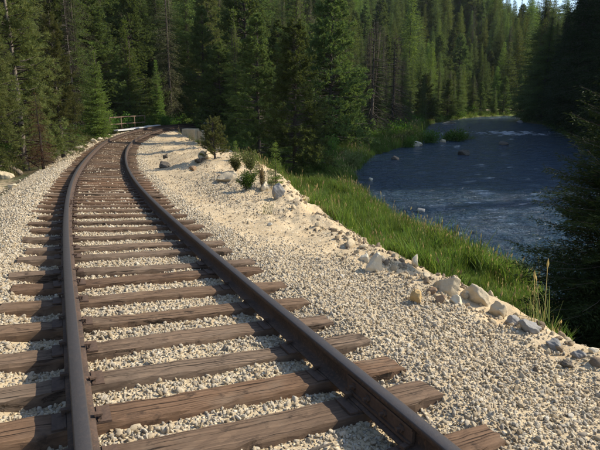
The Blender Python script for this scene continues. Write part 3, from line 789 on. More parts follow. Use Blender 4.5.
# ------------------------------------------------------------------ bridge
br = empty('railway_bridge', tuple(tpos(47, 0, -.9)))
tag(br, 'short railway bridge with dark girders, tan concrete abutment and a rust red railing', 'bridge')
B0 = np.array(br.location)
def world_mesh(mb, name, mat, parent, origin, sm=False):
    me = mesh(name, np.array(mb.V) - origin, mb.F, sm); return link(name, me, parent, mat)
for off in (-1.0, 1.0):
    mb = MB(); pts = [tpos(s, off, -.56) for s in np.arange(45.5, 57, 1.0)]
    for a_, b_ in zip(pts[:-1], pts[1:]):
        dd = b_ - a_; L = np.linalg.norm(dd); th = math.atan2(dd[0], dd[1]); R = np.array([[math.cos(th), math.sin(th), 0], [-math.sin(th), math.cos(th), 0], [0, 0, 1]])
        for (zz, ww, hh) in ((0, .03, .34), (.185, .24, .03), (-.185, .24, .03)): mb.box((a_ + b_) / 2 + [0, 0, zz], (ww, L + .01, hh), R)
    world_mesh(mb, 'girder', M_BRIDGE, br, B0)
mb = MB()
pts = [tpos(s, 1.40, -.26) for s in np.arange(44.5, 57, 1.0)]
for a_, b_ in zip(pts[:-1], pts[1:]):
    dd = b_ - a_; th = math.atan2(dd[0], dd[1]); R = np.array([[math.cos(th), math.sin(th), 0], [-math.sin(th), math.cos(th), 0], [0, 0, 1]])
    mb.box((a_ + b_) / 2, (.22, np.linalg.norm(dd) + .01, .24), R)
world_mesh(mb, 'edge_beam', M_BRIDGE, br, B0)
# abutment: main block and a wing wall stepping down the bank
ang = tk(47)[2]
R = np.array([[math.cos(ang), math.sin(ang), 0], [-math.sin(ang), math.cos(ang), 0], [0, 0, 1]])
def beveled(mb, c, d, R, bv=.04):
    c = np.array(c); d = np.array(d) / 2; V = []
    for k_, z in ((1, -d[2]), (1, d[2] - bv), (0, d[2])):
        ex, ey = d[0] - (0 if k_ else bv), d[1] - (0 if k_ else bv); b2 = bv
        for (x_, y_) in ((-ex + b2, -ey), (ex - b2, -ey), (ex, -ey + b2), (ex, ey - b2), (ex - b2, ey), (-ex + b2, ey), (-ex, ey - b2), (-ex, -ey + b2)): V.append((x_, y_, z))
    F = [tuple(range(8))[::-1], tuple(range(16, 24))] + [(r_ * 8 + i, r_ * 8 + (i + 1) % 8, (r_ + 1) * 8 + (i + 1) % 8, (r_ + 1) * 8 + i) for r_ in range(2) for i in range(8)]
    mb.add(np.array(V) @ np.array(R).T + c, F)
mb = MB(); c = tpos(46.6, 2.25, 0); beveled(mb, (c[0], c[1], -1.55), (1.25, .9, 1.8), R); world_mesh(mb, 'abutment', M_CONC, br, B0)
mb = MB(); c = tpos(46.9, 3.1, 0); beveled(mb, (c[0], c[1], -1.75), (.42, .6, 1.9), R); world_mesh(mb, 'wing_wall', M_CONC, br, B0)
mb = MB(); a_, b_ = np.array([-13.95, 38.6, -.56]), np.array([-12.85, 46.5, -.47]); dd = b_ - a_; th = math.atan2(dd[0], dd[1])
R2 = np.array([[math.cos(th), math.sin(th), 0], [-math.sin(th), math.cos(th), 0], [0, 0, 1]])
for q in range(3):
    mm = MB(); cc = a_ + dd * (q + .5) / 3; mm.box(cc + [0, 0, (q - 1) * .012], (.34, np.linalg.norm(dd) / 3 - .03, .09), R2); world_mesh(mm, 'plank', M_PLANK, br, B0)
rl_ = MB(); A, Bq = np.array([-15.25, 41.0, 0]), np.array([-13.95, 46.0, 0])
def rp(t, z): return A + (Bq - A) * t + [0, 0, z]
rl_.tube([rp(0, .33), rp(1, .39)], .045, 8); rl_.tube([rp(0, -.22), rp(1, -.18)], .045, 8)
ra = world_mesh(rl_, 'railing', M_RUSTPIPE, br, B0)
for t in (0.0, .30, .68, 1.0):
    mm = MB(); mm.tube([rp(t, -1.1 if t in (0.3, .68) else -.25), rp(t, .37)], .04, 8); o = link('post', mesh('post', np.array(mm.V) - B0, mm.F, True), ra, M_RUSTPIPE)
# low marker beside the track
mp_ = tpos(49.5, 2.35, 0); sg = empty('track_marker', (mp_[0], mp_[1], H1(mp_[0], mp_[1])))
tag(sg, 'small white marker plate on a thin post beside the bridge end', 'sign')
top = -.25 - sg.location.z
mb = MB(); mb.tube([(0, 0, -.2), (0, 0, top)], .025, 8); link('post', mb.mesh('post'), sg, M_ROCKGREY)
mb = MB(); mb.box((0, -.035, top + .02), (.34, .02, .22)); link('plate', mb.mesh('plate'), sg, M_SIGN)

# ------------------------------------------------------------------ plants
RNG = np.random.default_rng(41)
def kites(P, D, L, Wd, rng):
    """kite-shaped needle sprays: base P, unit direction D"""
    n = len(P); a = rng.normal(size=(n, 3)); a -= (a * D).sum(1)[:, None] * D; a /= np.linalg.norm(a, axis=1)[:, None] + 1e-9
    L = np.broadcast_to(L, (n,))[:, None]; Wd = np.broadcast_to(Wd, (n,))[:, None] / 2
    V = np.stack([P, P + D * L * .45 + a * Wd, P + D * L, P + D * L * .45 - a * Wd], 1).reshape(-1, 3)
    return V, np.arange(n * 4).reshape(n, 4)
def conifer_crown(seed, Hh, R, z0, nb, cl, cw, dens=1.0, pp=.85, e_top=.55, e_bot=-.15, droop=.35, tip=.18, hang=.3, lopside=.12, bare=0.0, wood=.012, twl=.42, inner=0):
    r = np.random.default_rng(seed); Ps = []; Ds = []; Ls = []; mbw = MB()
    nw = max(8, int((Hh - z0) / .42)); ph = r.random() * 6.28
    for b in range(nb):
        t = r.random() ** 1.15
        t = (np.floor(t * nw) + .5 + r.normal() * .22) / nw; t = min(max(t, 0), .985)
        z = z0 + (Hh - z0) * t
        az = r.random() * 6.283
        L = R * ((1 - t) ** pp) * (.62 + .5 * r.random()) * (1 + lopside * math.cos(az - ph)) + .10
        if r.random() < .06: L *= 1.25
        if t < .12: L *= .72 + 2.2 * t
        e = e_bot + (e_top - e_bot) * t + r.normal() * .10
        m_ = max(3, int(L / (cl * .9)))
        q = np.linspace(bare + .08, 1, m_)
        ca_, sa_ = math.cos(az), math.sin(az)
        rad = q * L * math.cos(e * .6); zz = z + L * (e * q - droop * q ** 2 * (1 - t * .6) + tip * q ** 3)
        sw = r.normal() * .08 * L * q ** 2
        C = np.stack([ca_ * rad - sa_ * sw, sa_ * rad + ca_ * sw, zz], -1)
        if wood and L > .35:
            c0 = np.array([[0, 0, z]]); pl = np.concatenate([c0, C[[m_ // 3, 2 * m_ // 3, m_ - 1]]]); mbw.tube(pl, [wood * (1 + L * .7), wood * (.8 + L * .4), wood * .8, wood * .35], 3, False)
        T = np.gradient(C, axis=0); T /= np.linalg.norm(T, axis=1)[:, None] + 1e-9
        side = np.array([-sa_, ca_, 0.0])
        for sgn in (-1, 1):
            tl = twl * L * (1 - q) ** .75 * (.7 + .5 * r.random(m_)) * np.minimum(1, (q) * 2.4 + .25) + cl * .7
            mm = np.maximum(1, (tl / (cl * .62) * dens).astype(int)); tot = int(mm.sum())
            j = np.repeat(np.arange(m_), mm); w_ = r.random(tot)
            Dv = T[j] * .62 + sgn * side * .78 + np.array([0, 0, -hang]) * r.random((tot, 1)); Dv /= np.linalg.norm(Dv, axis=1)[:, None]
            pos = C[j] + Dv * (w_ * tl[j])[:, None]; pos[:, 2] -= .22 * (w_ * tl[j]) ** 2 / (L + .3) * (1 + hang)
            dd = Dv + r.normal(size=(tot, 3)) * .42; dd /= np.linalg.norm(dd, axis=1)[:, None]
            Ps.append(pos); Ds.append(dd); Ls.append(cl * (.7 + .7 * r.random(tot)))
    # leader
    k_ = 14; zt = np.linspace(Hh - .5, Hh + .1, k_); Ps.append(np.stack([np.zeros(k_), np.zeros(k_), zt], -1)); d_ = r.normal(size=(k_, 3)) * .4 + [0, 0, .8]; Ds.append(d_ / np.linalg.norm(d_, axis=1)[:, None]); Ls.append(np.full(k_, cl * 1.2))
    if inner:
        ti = r.random(inner) ** 1.3 * .9; ai = r.random(inner) * 6.283; q_ = (.04 + .34 * r.random(inner)) * R * (1 - ti) ** 1.15 + .02
        Ps.append(np.stack([np.cos(ai) * q_, np.sin(ai) * q_, z0 + (Hh - z0) * ti], -1)); d_ = np.stack([np.cos(ai), np.sin(ai), -.25 + 0 * ai], -1) + r.normal(size=(inner, 3)) * .6
        Ds.append(d_ / np.linalg.norm(d_, axis=1)[:, None]); Ls.append(cl * (1.2 - .8 * ti) * (.7 + .6 * r.random(inner)))
    P = np.concatenate(Ps); D = np.concatenate(Ds); L = np.concatenate(Ls)
    V, F = kites(P, D, L, cw * (.7 + .6 * r.random(len(P))), r)
    return V, F, mbw
def pine_crown(seed, Hh, R, z0, nb, cl, cw, per=26, pp=.6):
    r = np.random.default_rng(seed); Ps = []; Ds = []; mbw = MB()
    for b in range(nb):
        t = r.random() ** .9 * .98; z = z0 + (Hh - z0) * t; az = r.random() * 6.283
        L = R * (1 - t) ** pp * (.5 + .6 * r.random()) + .15; e = -.05 + .55 * t + r.normal() * .16
        ca_, sa_ = math.cos(az), math.sin(az)
        def pt(q, s_=0): return np.array([ca_ * q * L - sa_ * s_, sa_ * q * L + ca_ * s_, z + L * (e * q - .18 * q * q + .22 * q ** 3)])
        mbw.tube([pt(0), pt(.5), pt(1)], [.010 + .016 * L, .009 + .008 * L, .006], 4, False)
        nt_ = max(3, int(L * 5.5))
        for k_ in range(nt_):
            q = .3 + .7 * r.random() ** .7; c = pt(q, r.normal() * .30 * L * (1.15 - q)); c[2] += r.normal() * .07 * L
            d0 = c - pt(max(q - .3, 0)) + np.array([0, 0, .12]); d0 /= np.linalg.norm(d0) + 1e-9
            dd = d0 * .75 + r.normal(size=(per, 3)) * .62; dd /= np.linalg.norm(dd, axis=1)[:, None]
            Ps.append(c + d0 * (r.random((per, 1)) - .5) * .22); Ds.append(dd)
    P = np.concatenate(Ps); D = np.concatenate(Ds)
    V, F = kites(P, D, cl * (.7 + .6 * r.random(len(P))), cw, r)
    return V, F, mbw
def crown_mesh(name, V, F, mbw, leafmat, woodmat):
    nV = len(V)
    if mbw is not None and mbw.V:
        Wv = np.array(mbw.V); Wf = np.array(mbw.F); V2 = np.concatenate([V, Wv]); F2 = np.concatenate([F, Wf + nV])
    else: V2, F2 = V, F
    me = mesh(name, V2, F2); me.materials.append(leafmat); me.materials.append(woodmat)
    mi = np.zeros(len(F2), np.int32); mi[len(F):] = 1
    if len(me.polygons) == len(F2): me.polygons.foreach_set('material_index', mi)
    return me
def trunk_mesh(seed, Hh, r0, lean=.0, stubs=0, n=9, taper=1.0):
    r = np.random.default_rng(seed); k_ = 12; zs_ = np.linspace(-.5, Hh * .985, k_); ph = r.random(2) * 6.28
    pts = [(lean * z / Hh * Hh * .05 + .03 * math.sin(z * .5 + ph[0]) * min(1, z), .03 * math.sin(z * .45 + ph[1]) * min(1, z), z) for z in zs_]
    rr = [r0 * (1.25 if z < 0 else (1 - max(z, 0) / Hh * .96) ** taper) for z in zs_]
    mb = MB(); mb.tube(pts, rr, n)
    for i in range(stubs):
        z = Hh * (.08 + .6 * r.random()); az = r.random() * 6.28; L = .5 + 1.1 * r.random(); d = np.array([math.cos(az), math.sin(az), -.15 + .3 * r.random()])
        c = np.array([0, 0, z]); mb.tube([c, c + d * L * .5, c + d * L + [0, 0, -.15 * L]], [.03, .02, .008], 4, False)
    return mb.mesh('trunk', True)
# templates: (crown mesh, trunk mesh, height)
TPL = {}
def add_tpl(key, Vfm, Hh, leaf, r0, bark=B_GREY, stubs=0, seed=0):
    V, F, mbw = Vfm; TPL[key] = (crown_mesh('crown', V, F, mbw, leaf, B_DARK if bark is not B_DARK else B_GREY), trunk_mesh(seed, Hh, r0, 0, stubs), Hh, bark)
for i in range(4):   # firs of middle distance
    add_tpl('fir%d' % i, conifer_crown(10 + i, 20, [3.0, 3.3, 2.6, 3.6][i], [.8, 1.2, .6, 1.8][i], 430, .185, .058, 1.0, [.95, .85, 1.0, .9][i], .55, -.2, [.32, .42, .3, .38][i], twl=.5, inner=5000), 20, L_FIR, .17, B_DARK, 2, i)
for i in range(2):   # big riverside firs
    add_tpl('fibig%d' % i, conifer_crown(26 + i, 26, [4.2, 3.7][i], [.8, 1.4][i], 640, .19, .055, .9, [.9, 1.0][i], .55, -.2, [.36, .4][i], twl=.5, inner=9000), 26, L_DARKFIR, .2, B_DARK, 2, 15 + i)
for i in range(2):   # bare-stemmed firs with a high crown
    add_tpl('tall%d' % i, conifer_crown(30 + i, 23, 2.5, [3.0, 4.5][i], 330, .185, .056, 1.0, .62, .5, -.3, .45, .15, .4, .25, inner=5000), 23, L_FIR, .19, B_DARK, 10, 20 + i)
for i in range(2):   # tight bright spruces
    add_tpl('spruce%d' % i, conifer_crown(40 + i, 10, [2.1, 1.8][i], .25, 480, .13, .042, 1.0, .95, .6, .02, .26, .2, .15, inner=5000), 10, L_SPRUCE, .13, B_DARK, 0, 30 + i)
for i in range(2):   # bushy, clumped old firs
    add_tpl('bushy%d' % i, pine_crown(45 + i, 14, [3.6, 3.0][i], .3, [300, 270][i], .21, .058, 20, [.72, .85][i]), 14, L_FIR, .2, B_DARK, 0, 35 + i)
for i in range(2):   # drooping, lichen-hung
    add_tpl('lichen%d' % i, conifer_crown(50 + i, 20, [2.7, 2.2][i], [1.5, 4][i], 270, .185, .036, .8, .6, .35, -.35, .55, .1, .9, .25), 20, L_LICHEN, .22, B_GREY, 22, 40 + i)
for i in range(2):
    add_tpl('pine%d' % i, pine_crown(60 + i, 15, [3.2, 2.7][i], [.6, 1.0][i], 250, .22, .028, 30), 15, L_PINE, .2, B_PALE if i == 0 else B_GREY, 3, 50 + i)
for i in range(2):   # dead, mostly twigs
    add_tpl('dead%d' % i, conifer_crown(70 + i, 14, [1.8, 2.2][i], 1.0, 170, .22, .022, .55, .6, .3, -.3, .5, .1, .7, .3, .1, .02), 14, L_DRY, .16, B_GREY, 30, 60 + i)
for i in range(4):   # far trees, coarser sprays
    add_tpl('far%d' % i, conifer_crown(80 + i, 20, [3.6, 4.1, 3.2, 4.6][i], [.8, 1.2, .6, 2.0][i], 420, .31, .085, 1.0, [1.0, .95, 1.1, 1.0][i], .55, -.05, .30, .15, .4, .15, 0, 0, .5, 2500), 20, L_FIR, .12, B_DARK, 0, 70 + i)
def tree(name, key, P, height, label, group=None, leaf=None, bark=None, rz=None, wide=1.0, cat='tree', lean=(0, 0)):
    cm, tm, Hh, bk = TPL[key]; k_ = height / Hh
    o = empty(name, (float(P[0]), float(P[1]), float(P[2])), RNG.random() * 6.28 if rz is None else rz, (k_ * wide, k_ * wide, k_))
    o.rotation_euler[0], o.rotation_euler[1] = lean
    tag(o, label, cat, group)
    t_ = link('trunk', tm, o, bark or bk); c_ = link('crown', cm, o)
    if leaf: c_.material_slots[0].link = 'OBJECT'; c_.material_slots[0].material = leaf
    return o
def height_at(P, py):
    """tree height so that its tip reaches photo row py"""
    d = (np.array(P) - CAM) @ FW
    lo, hi = .5, 80
    for _ in range(40):
        md = (lo + hi) / 2; y_ = proj(np.array(P) + [0, 0, md])[1]
        if y_ > py: lo = md
        else: hi = md
    return lo
SIGHT = []
KEY = []   # (x, y, clear radius)
def key_tree(name, key, px, yd, top, label, leaf=None, bark=None, wide=1.0, rad=1.6, group=None, hw=9, **kw):
    P = at_depth(px, yd); h = height_at(P, top); KEY.append((P[0], P[1], rad)); SIGHT.append((px, math.hypot(P[0], P[1]), hw)); return tree(name, key, P, h, label, group, leaf, bark, None, wide, **kw)
# left, front row
key_tree('pine_tree', 'pine0', 18, 20.5, -95, 'big olive ponderosa-like pine with a bare whitish trunk at the left margin', None, B_PALE, 1.05, 1.5)
key_tree('pine_tree', 'pine1', 58, 24.0, 10, 'yellowish olive pine right of the whitish-trunked pine', L_PINE, B_GREY, 1.05, 1.8)
key_tree('pine_tree', 'pine1', -14, 17.5, -40, 'brown-tinged pine cut by the left margin behind the log', L_PINE, B_GREY, 1.0, 1.4)
key_tree('dead_tree', 'lichen0', 36, 18.6, 92, 'small red-brown dying young tree at the gravel edge', L_DEAD, B_DARK, 1.9, 1.0)
key_tree('spruce_tree', 'spruce0', 97, 34.0, 42, 'bright green pointed spruce standing just left of the rusty railing', None, None, 1.05, 2.2)
key_tree('spruce_tree', 'spruce1', 130, 49.5, 20, 'broad green spruce directly behind the rusty railing', None, None, 1.25, 2.6)
key_tree('spruce_tree', 'spruce1', 158, 52.0, 60, 'shorter bright spruce right of the railing', None, None, .95, 1.8)
key_tree('fir_tree', 'lichen0', 171, 55.0, -40, 'tall grey-brown lichen-hung fir behind the shorter spruce', None, None, 1.05, 2.4)
key_tree('fir_tree', 'fir0', 80, 41.0, -60, 'tall dark fir right behind the bright pointed spruce', None, None, 1.0, 2.2)
key_tree('bare_snag', 'dead1', 74, 40.0, -25, 'thin pale bare trunk between the olive pine and the dark fir', L_DRY, B_PALE, .6, 1.0)
# centre
key_tree('fir_tree', 'bushy0', 295, 28.5, 18, 'broad dark fir with full skirts in the middle, above the little spruce', None, None, 1.15, 2.4)
key_tree('fir_tree', 'bushy1', 258, 35.0, 12, 'dark fir close behind the broad fir, on its left', None, None, 1.2, 2.5)
key_tree('fir_tree', 'lichen1', 345, 50.0, 28, 'pale yellow-green fir with a greyish drooping crown right of the broad fir', L_YELLOW, B_GREY, 1.2, 2.4)
key_tree('bare_snag', 'dead0', 372, 57.0, 20, 'brown half-dead fir standing over the shaded river bank', L_DRY, B_GREY, 1.7, 2.2)
key_tree('bare_snag', 'dead1', 393, 62.0, 34, 'grey bare-branched fir at the river edge right of the brown half-dead one', L_DRY, B_GREY, 1.5, 2.2)
key_tree('fir_tree', 'fir2', 236, 44.0, 8, 'olive-tinged fir left of the dark firs in the middle', L_YELLOW, None, 1.2, 2.2)
key_tree('fir_tree', 'bushy1', 205, 50.5, 5, 'leafy-looking dark fir above the bridge marker', None, None, 1.2, 2.2)
# small trees on the bank
add_tpl('young', conifer_crown(91, 3, .62, .1, 150, .10, .030, 1.0, .95, .6, .1, .2, .2, .1, .1, 0, .006), 3, L_SPRUCE, .04, B_DARK, 0, 81)
P = at(276, 187); tree('spruce_tree', 'young', P, height_at(P, 143), 'slender little spruce beside the pale grey boulder', None, None, None, None, 1.0); KEY.append((P[0], P[1], 1))
add_tpl('bonsai', pine_crown(92, 3, 1.3, .3, 95, .15, .030, 34, .35), 3, L_PINE, .09, B_DARK, 0, 82)
P = at(215, 158); tree('pine_tree', 'bonsai', P, height_at(P, 121), 'small leaning dark pine on the sandy bank beside the bridge', None, None, None, None, .95, lean=(.06, -.16)); KEY.append((P[0], P[1], 1))
for (q, w_, tp, lb_) in ((236, 160, 141, 'tiny pointed spruce on the sandy crest right of the leaning pine'), (257, 176, 155, 'small pointed spruce at the grass edge behind the olive shrub'), (302, 178, 140, 'young spruce at the foot of the broad dark fir')):
    P = at(q, w_); tree('spruce_tree', 'young', P, height_at(P, tp), lb_, 'young spruces on the bank', None, None, None, 1.35); KEY.append((P[0], P[1], .8))
# big young fir at the right margin
V, F, mw = conifer_crown(95, 5.6, 1.75, .15, 620, .066, .013, 1.4, .75, .5, -.05, .28, .2, .45, .2, 0, .006, inner=9000)
TPL['near'] = (crown_mesh('crown', V, F, mw, L_DARKFIR, B_GREY), trunk_mesh(95, 5.6, .10, 0, 0), 5.6, B_DARK)
P = np.array([5.0, 7.4, H1(5.0, 7.4)]); tree('fir_tree', 'near', P, 5.5, 'dark young fir filling the right margin over the bank edge', None, None, None, 1.0, 1.08); KEY.append((P[0], P[1], 1.5))

def shrub_mesh(seed, R, Hh, nl, ll, lw, stems=7):
    r = np.random.default_rng(seed); mbw = MB(); Ps = []; Ds = []
    tips = []
    for i in range(stems):
        az = r.random() * 6.28; q = R * (.25 + .75 * r.random()); h = Hh * (.55 + .5 * r.random())
        tpt = np.array([math.cos(az) * q, math.sin(az) * q, h]); tips.append(tpt)
        mbw.tube([(0, 0, -.05), tpt * [.45, .45, .55], tpt], [.012, .008, .003], 4, False)
    for tpt in tips:
        k_ = nl // stems; u_ = .25 + .75 * r.random(k_)
        c = tpt * np.stack([u_ ** 1.2, u_ ** 1.2, u_], -1) + r.normal(size=(k_, 3)) * R * .22 * (.5 + u_[:, None] * .5)
        c[:, 2] = np.abs(c[:, 2]) + .01
        d = r.normal(size=(k_, 3)) + c / (np.linalg.norm(c, axis=1)[:, None] + 1e-6) * .8; d /= np.linalg.norm(d, axis=1)[:, None]
        Ps.append(c); Ds.append(d)
    P = np.concatenate(Ps); D = np.concatenate(Ds); V, F = kites(P, D, ll * (.7 + .6 * r.random(len(P))), lw, r); return V, F, mbw
def shrub(px, py, wpx, hpx, leaf, label, group=None, seed=0, fine=1.0, name='shrub', P=None, grow=1.0):
    P = at(px, py) if P is None else P
    d = (P - CAM) @ FW; R = wpx / 2 / F_PX * d * 1.2; Hh = hpx / F_PX * d * 1.15
    V, F, mw = shrub_mesh(seed, R * .85, Hh * .85, int(1700 * fine), max(.05, R * .14), max(.02, R * .065), 14)
    o = empty(name, tuple(map(float, P))); tag(o, label, 'shrub', group)
    link('foliage', crown_mesh('foliage', V, F, None, leaf, B_GREY), o)
    link('stem', mw.mesh('stem'), o, B_GREY); KEY.append((P[0], P[1], R * .6)); return o
GS_ = 'shrubs on the sandy bank'
shrub(247, 190, 19, 17, L_BROAD, 'dark green low bush casting a shadow on the sand left of the grey boulder', GS_, 1)
shrub(251, 172, 22, 20, L_OLIVE, 'light olive shrub on the sandy crest behind the dark low bush', GS_, 2)
shrub(211, 153, 10, 8, L_OLIVE, 'small olive shrub at the foot of the leaning pine', GS_, 3)
shrub(236, 172, 12, 12, L_OLIVE, 'yellow-green shrub between the leaning pine and the light olive shrub', GS_, 4)
shrub(262, 190, 7, 24, L_STRAW, 'tall straw-coloured weed stalks in front of the pale rock', GS_, 5, .4, 'weed')
GL_ = 'shrubs at the left of the track'
shrub(5, 162, 22, 22, L_BROAD, 'bright green leafy bush at the left margin behind the log', GL_, 6)
shrub(40, 158, 22, 14, L_OLIVE, 'dry brownish brush under the red-brown dying tree', GL_, 7)
shrub(165, 124, 18, 15, L_BROAD, 'bright green leafy bush beyond the bridge left of the track', GL_, 8, 1, 'shrub', at_depth(165, 50.5))
shrub(180, 124, 16, 10, L_BROAD, 'low green leafy bush beyond the bridge close to the far track', GL_, 9, 1, 'shrub', at_depth(182, 54.5))
shrub(148, 128, 14, 10, L_BROAD, 'green bush under the right end of the railing', GL_, 10, 1, 'shrub', at_depth(147, 48.0))
shrub(24, 160, 16, 13, L_PINE, 'olive bush between the whitish trunk and the dying tree', GL_, 11)
GB_ = 'bushes on the left river bank'
shrub(428, 146, 22, 14, L_BROAD, 'dark rounded bush on the point beside the grassy islet', GB_, 12)
shrub(407, 150, 20, 12, L_BROAD, 'wide low bush on the shaded bank left of the pale river rock', GB_, 13)
shrub(452, 143, 28, 9, L_BROAD, 'low green clump covering the grassy islet', GB_, 14)
shrub(352, 170, 24, 20, L_OLIVE, 'pale feathery bush at the bend of the near river bank', GB_, 15)
shrub(330, 160, 20, 22, L_BROAD, 'green bush under the right skirts of the broad dark fir', GB_, 16)
shrub(318, 176, 18, 12, L_BROAD, 'small green bush at the edge of the tall grass below the broad fir', GB_, 17)

# ------------------------------------------------------------------ forest
RNG = np.random.default_rng(21)
SIGHT += [(131, 44, 19), (193, 48, 12), (97, 34, 14), (165, 50, 10)]
def halton(n, b):
    r = np.zeros(n); f = 1.0; i = np.arange(1, n + 1)
    while i.max() > 0:
        f /= b; r += f * (i % b); i = i // b
    return r
def spread(pts, dmin):
    """keep points at least dmin apart"""
    out = []; cell = {}
    for k_, (x_, y_) in enumerate(pts):
        dm = dmin[k_]; cx, cy = int(x_ // 6), int(y_ // 6); ok = True
        for a_ in (-1, 0, 1):
            for b_ in (-1, 0, 1):
                for (q, w_, e_) in cell.get((cx + a_, cy + b_), ()):
                    if (q - x_) ** 2 + (w_ - y_) ** 2 < min(dm, e_) ** 2: ok = False; break
                if not ok: break
            if not ok: break
        if ok: cell.setdefault((cx, cy), []).append((x_, y_, dm)); out.append(k_)
    return np.array(out)
n_c = 75000
rr = 20 + 330 * halton(n_c, 2) ** .75; aa = -38 + 100 * halton(n_c, 3)
fx = rr * np.sin(np.radians(aa)); fy = rr * np.cos(np.radians(aa))
fz, fs, fu, frd, fW, ffar = terrain(fx, fy, True)
ok = ((fu < -4.6) | ((fu > 2.6) & (fs > 50) & (frd > np.where(fs > 100, 1.2, 2.5))) | (ffar & (frd > 2.0))) & (frd > 1.1)
ok &= ~((fu < 0) & (fu > -7.5) & (fs < 16)) & ~((fu < 0) & (fu > -6.5) & (fs < 60)) & ~(ffar & (fy < 40)) & ((aa < 40) | (ffar & (rr < 130)))
ok &= ~((((fx - cut[0]) / 3.4) ** 2 + ((fy - cut[1]) / 6) ** 2) < 1)
for (kx, ky, kr) in KEY: ok &= (fx - kx) ** 2 + (fy - ky) ** 2 > (kr + .6) ** 2
for (kpx, kd, khw) in SIGHT:
    ok &= ~((np.abs(proj(np.stack([fx, fy, fz], -1))[0] - kpx) < khw) & (np.hypot(fx, fy) < kd))
# the clearing in front of the bare bank
cpx, cpy, _ = proj(np.stack([fx, fy, fz], -1))
dcut = math.hypot(cut[0], cut[1])
ok &= ~((np.abs(cpx - 508) < 3.5) & (np.hypot(fx, fy) < dcut) & (np.hypot(fx, fy) > dcut - 30) & (~ffar))
idx = np.where(ok)[0]
order = idx[np.argsort(np.hypot(fx[idx], fy[idx]))]
dm = np.where(np.hypot(fx[order], fy[order]) < 72, 3.0, 4.3)
sel = order[spread(np.stack([fx[order], fy[order]], -1), dm)]
ht = np.where(ffar[sel], 26, np.where(np.hypot(fx[sel], fy[sel]) < 62, 14.5, 12.5)) * np.exp(RNG.normal(size=len(sel)) * .28)
ht = np.where(fu[sel] > 0, np.where(ffar[sel], ht, np.where(np.hypot(fx[sel], fy[sel]) < 64, ht * .75, ht * .62)), ht)
nq = proj(np.stack([fx[sel], fy[sel], fz[sel]], -1))[0]
for n_ in np.where(ffar[sel] & (np.abs(nq - 549) < 13))[0]:
    ht[n_] = max(6, min(ht[n_], height_at((fx[sel[n_]], fy[sel[n_]], fz[sel[n_]]), 4 + 9 * RNG.random())))
# which of them the picture shows: front-to-back coverage on a coarse raster
cov = np.zeros((225, 300), bool); vis = np.zeros(len(sel), int); area = np.zeros(len(sel))
for n_, i in enumerate(sel):
    Pb = np.array([fx[i], fy[i], fz[i]]); x0_, y0_, d0_ = proj(Pb); x1_, y1_, _ = proj(Pb + [0, 0, ht[n_]])
    if d0_ < 1: continue
    wpx = ht[n_] * .125 / d0_ * F_PX; c_ = 0
    for row in range(int(max(0, y1_ / 2)), int(min(225, y0_ / 2))):
        f_ = (row * 2 - y1_) / max(1, y0_ - y1_); hw = wpx * min(1, f_ * 1.25 + .05) * .85
        xm = x1_ + (x0_ - x1_) * f_; a_, b_ = int(max(0, (xm - hw) / 2)), int(min(300, (xm + hw) / 2 + 1))
        if b_ > a_: sl_ = cov[row, a_:b_]; c_ += int((~sl_).sum()); sl_[:] = True
    vis[n_] = c_
show = np.argsort(-vis)[:270]; show = show[vis[show] > 4]
shown = np.zeros(len(sel), bool); shown[show] = True
FT = []
for n_ in np.where(shown)[0]:
    i = sel[n_]; d = math.hypot(fx[i], fy[i]); q = RNG.random(); P = (fx[i], fy[i], fz[i]); h = ht[n_]; leaf = None
    if ffar[i]:
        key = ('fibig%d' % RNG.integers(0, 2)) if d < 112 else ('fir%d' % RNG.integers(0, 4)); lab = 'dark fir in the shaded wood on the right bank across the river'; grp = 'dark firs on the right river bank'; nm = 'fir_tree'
    elif fu[i] > 0:
        key = ('bushy%d' % RNG.integers(0, 2)) if q < .35 else ('tall%d' % RNG.integers(0, 2)) if q < .45 else ('lichen1' if q < .55 else 'fir%d' % RNG.integers(0, 4)); lab = 'fir in the shaded strip of wood between the hidden track and the river'; grp = 'firs along the left river bank'; nm = 'fir_tree'
    elif d < 75:
        if q < .16: key = 'pine%d' % RNG.integers(0, 2); nm = 'pine_tree'; lab = 'olive pine among the firs on the near slope left of the track'; grp = 'pines on the near slope'
        elif q < .32: key = 'lichen%d' % RNG.integers(0, 2); nm = 'fir_tree'; lab = 'grey-green drooping fir on the near slope behind the track'; grp = 'lichened firs on the near slope'
        elif q < .62: key = 'bushy%d' % RNG.integers(0, 2); nm = 'fir_tree'; lab = ''; grp = 'bushy firs on the near slope'
        elif q < .68: key = 'tall%d' % RNG.integers(0, 2); nm = 'fir_tree'; lab = 'bare-stemmed fir on the near slope behind the track'; grp = 'bare-stemmed firs on the near slope'
        else: key = 'fir%d' % RNG.integers(0, 4); nm = 'fir_tree'; lab = 'dark green fir on the near wooded slope behind the track'; grp = 'dark firs on the near slope'
    else:
        key = ('fir%d' if d < 120 else 'far%d') % RNG.integers(0, 4); nm = 'fir_tree'; lab = 'pointed fir on the sunlit wooded hillside above the river'; grp = 'firs on the far hillside'
        if q > .95: key = 'dead%d' % RNG.integers(0, 2); nm = 'bare_snag'; grp = 'bare snags on the far hillside'
        elif q > .80: key = 'bushy%d' % RNG.integers(0, 2); grp = 'bushy firs on the far hillside'
        elif q > .74: key = 'lichen%d' % RNG.integers(0, 2); grp = 'grey drooping firs on the far hillside'
        elif q < .2: leaf = L_YELLOW; lab = 'yellowish green fir on the sunlit wooded hillside above the river'; grp = 'yellowish firs on the far hillside'
        elif q < .3: leaf = L_SPRUCE; lab = 'fresh green fir on the sunlit wooded hillside above the river'; grp = 'fresh green firs on the far hillside'
    wd = 1.0 + .4 * RNG.random()
    FT.append((nm, key, P, h, grp, leaf, wd, i, d))
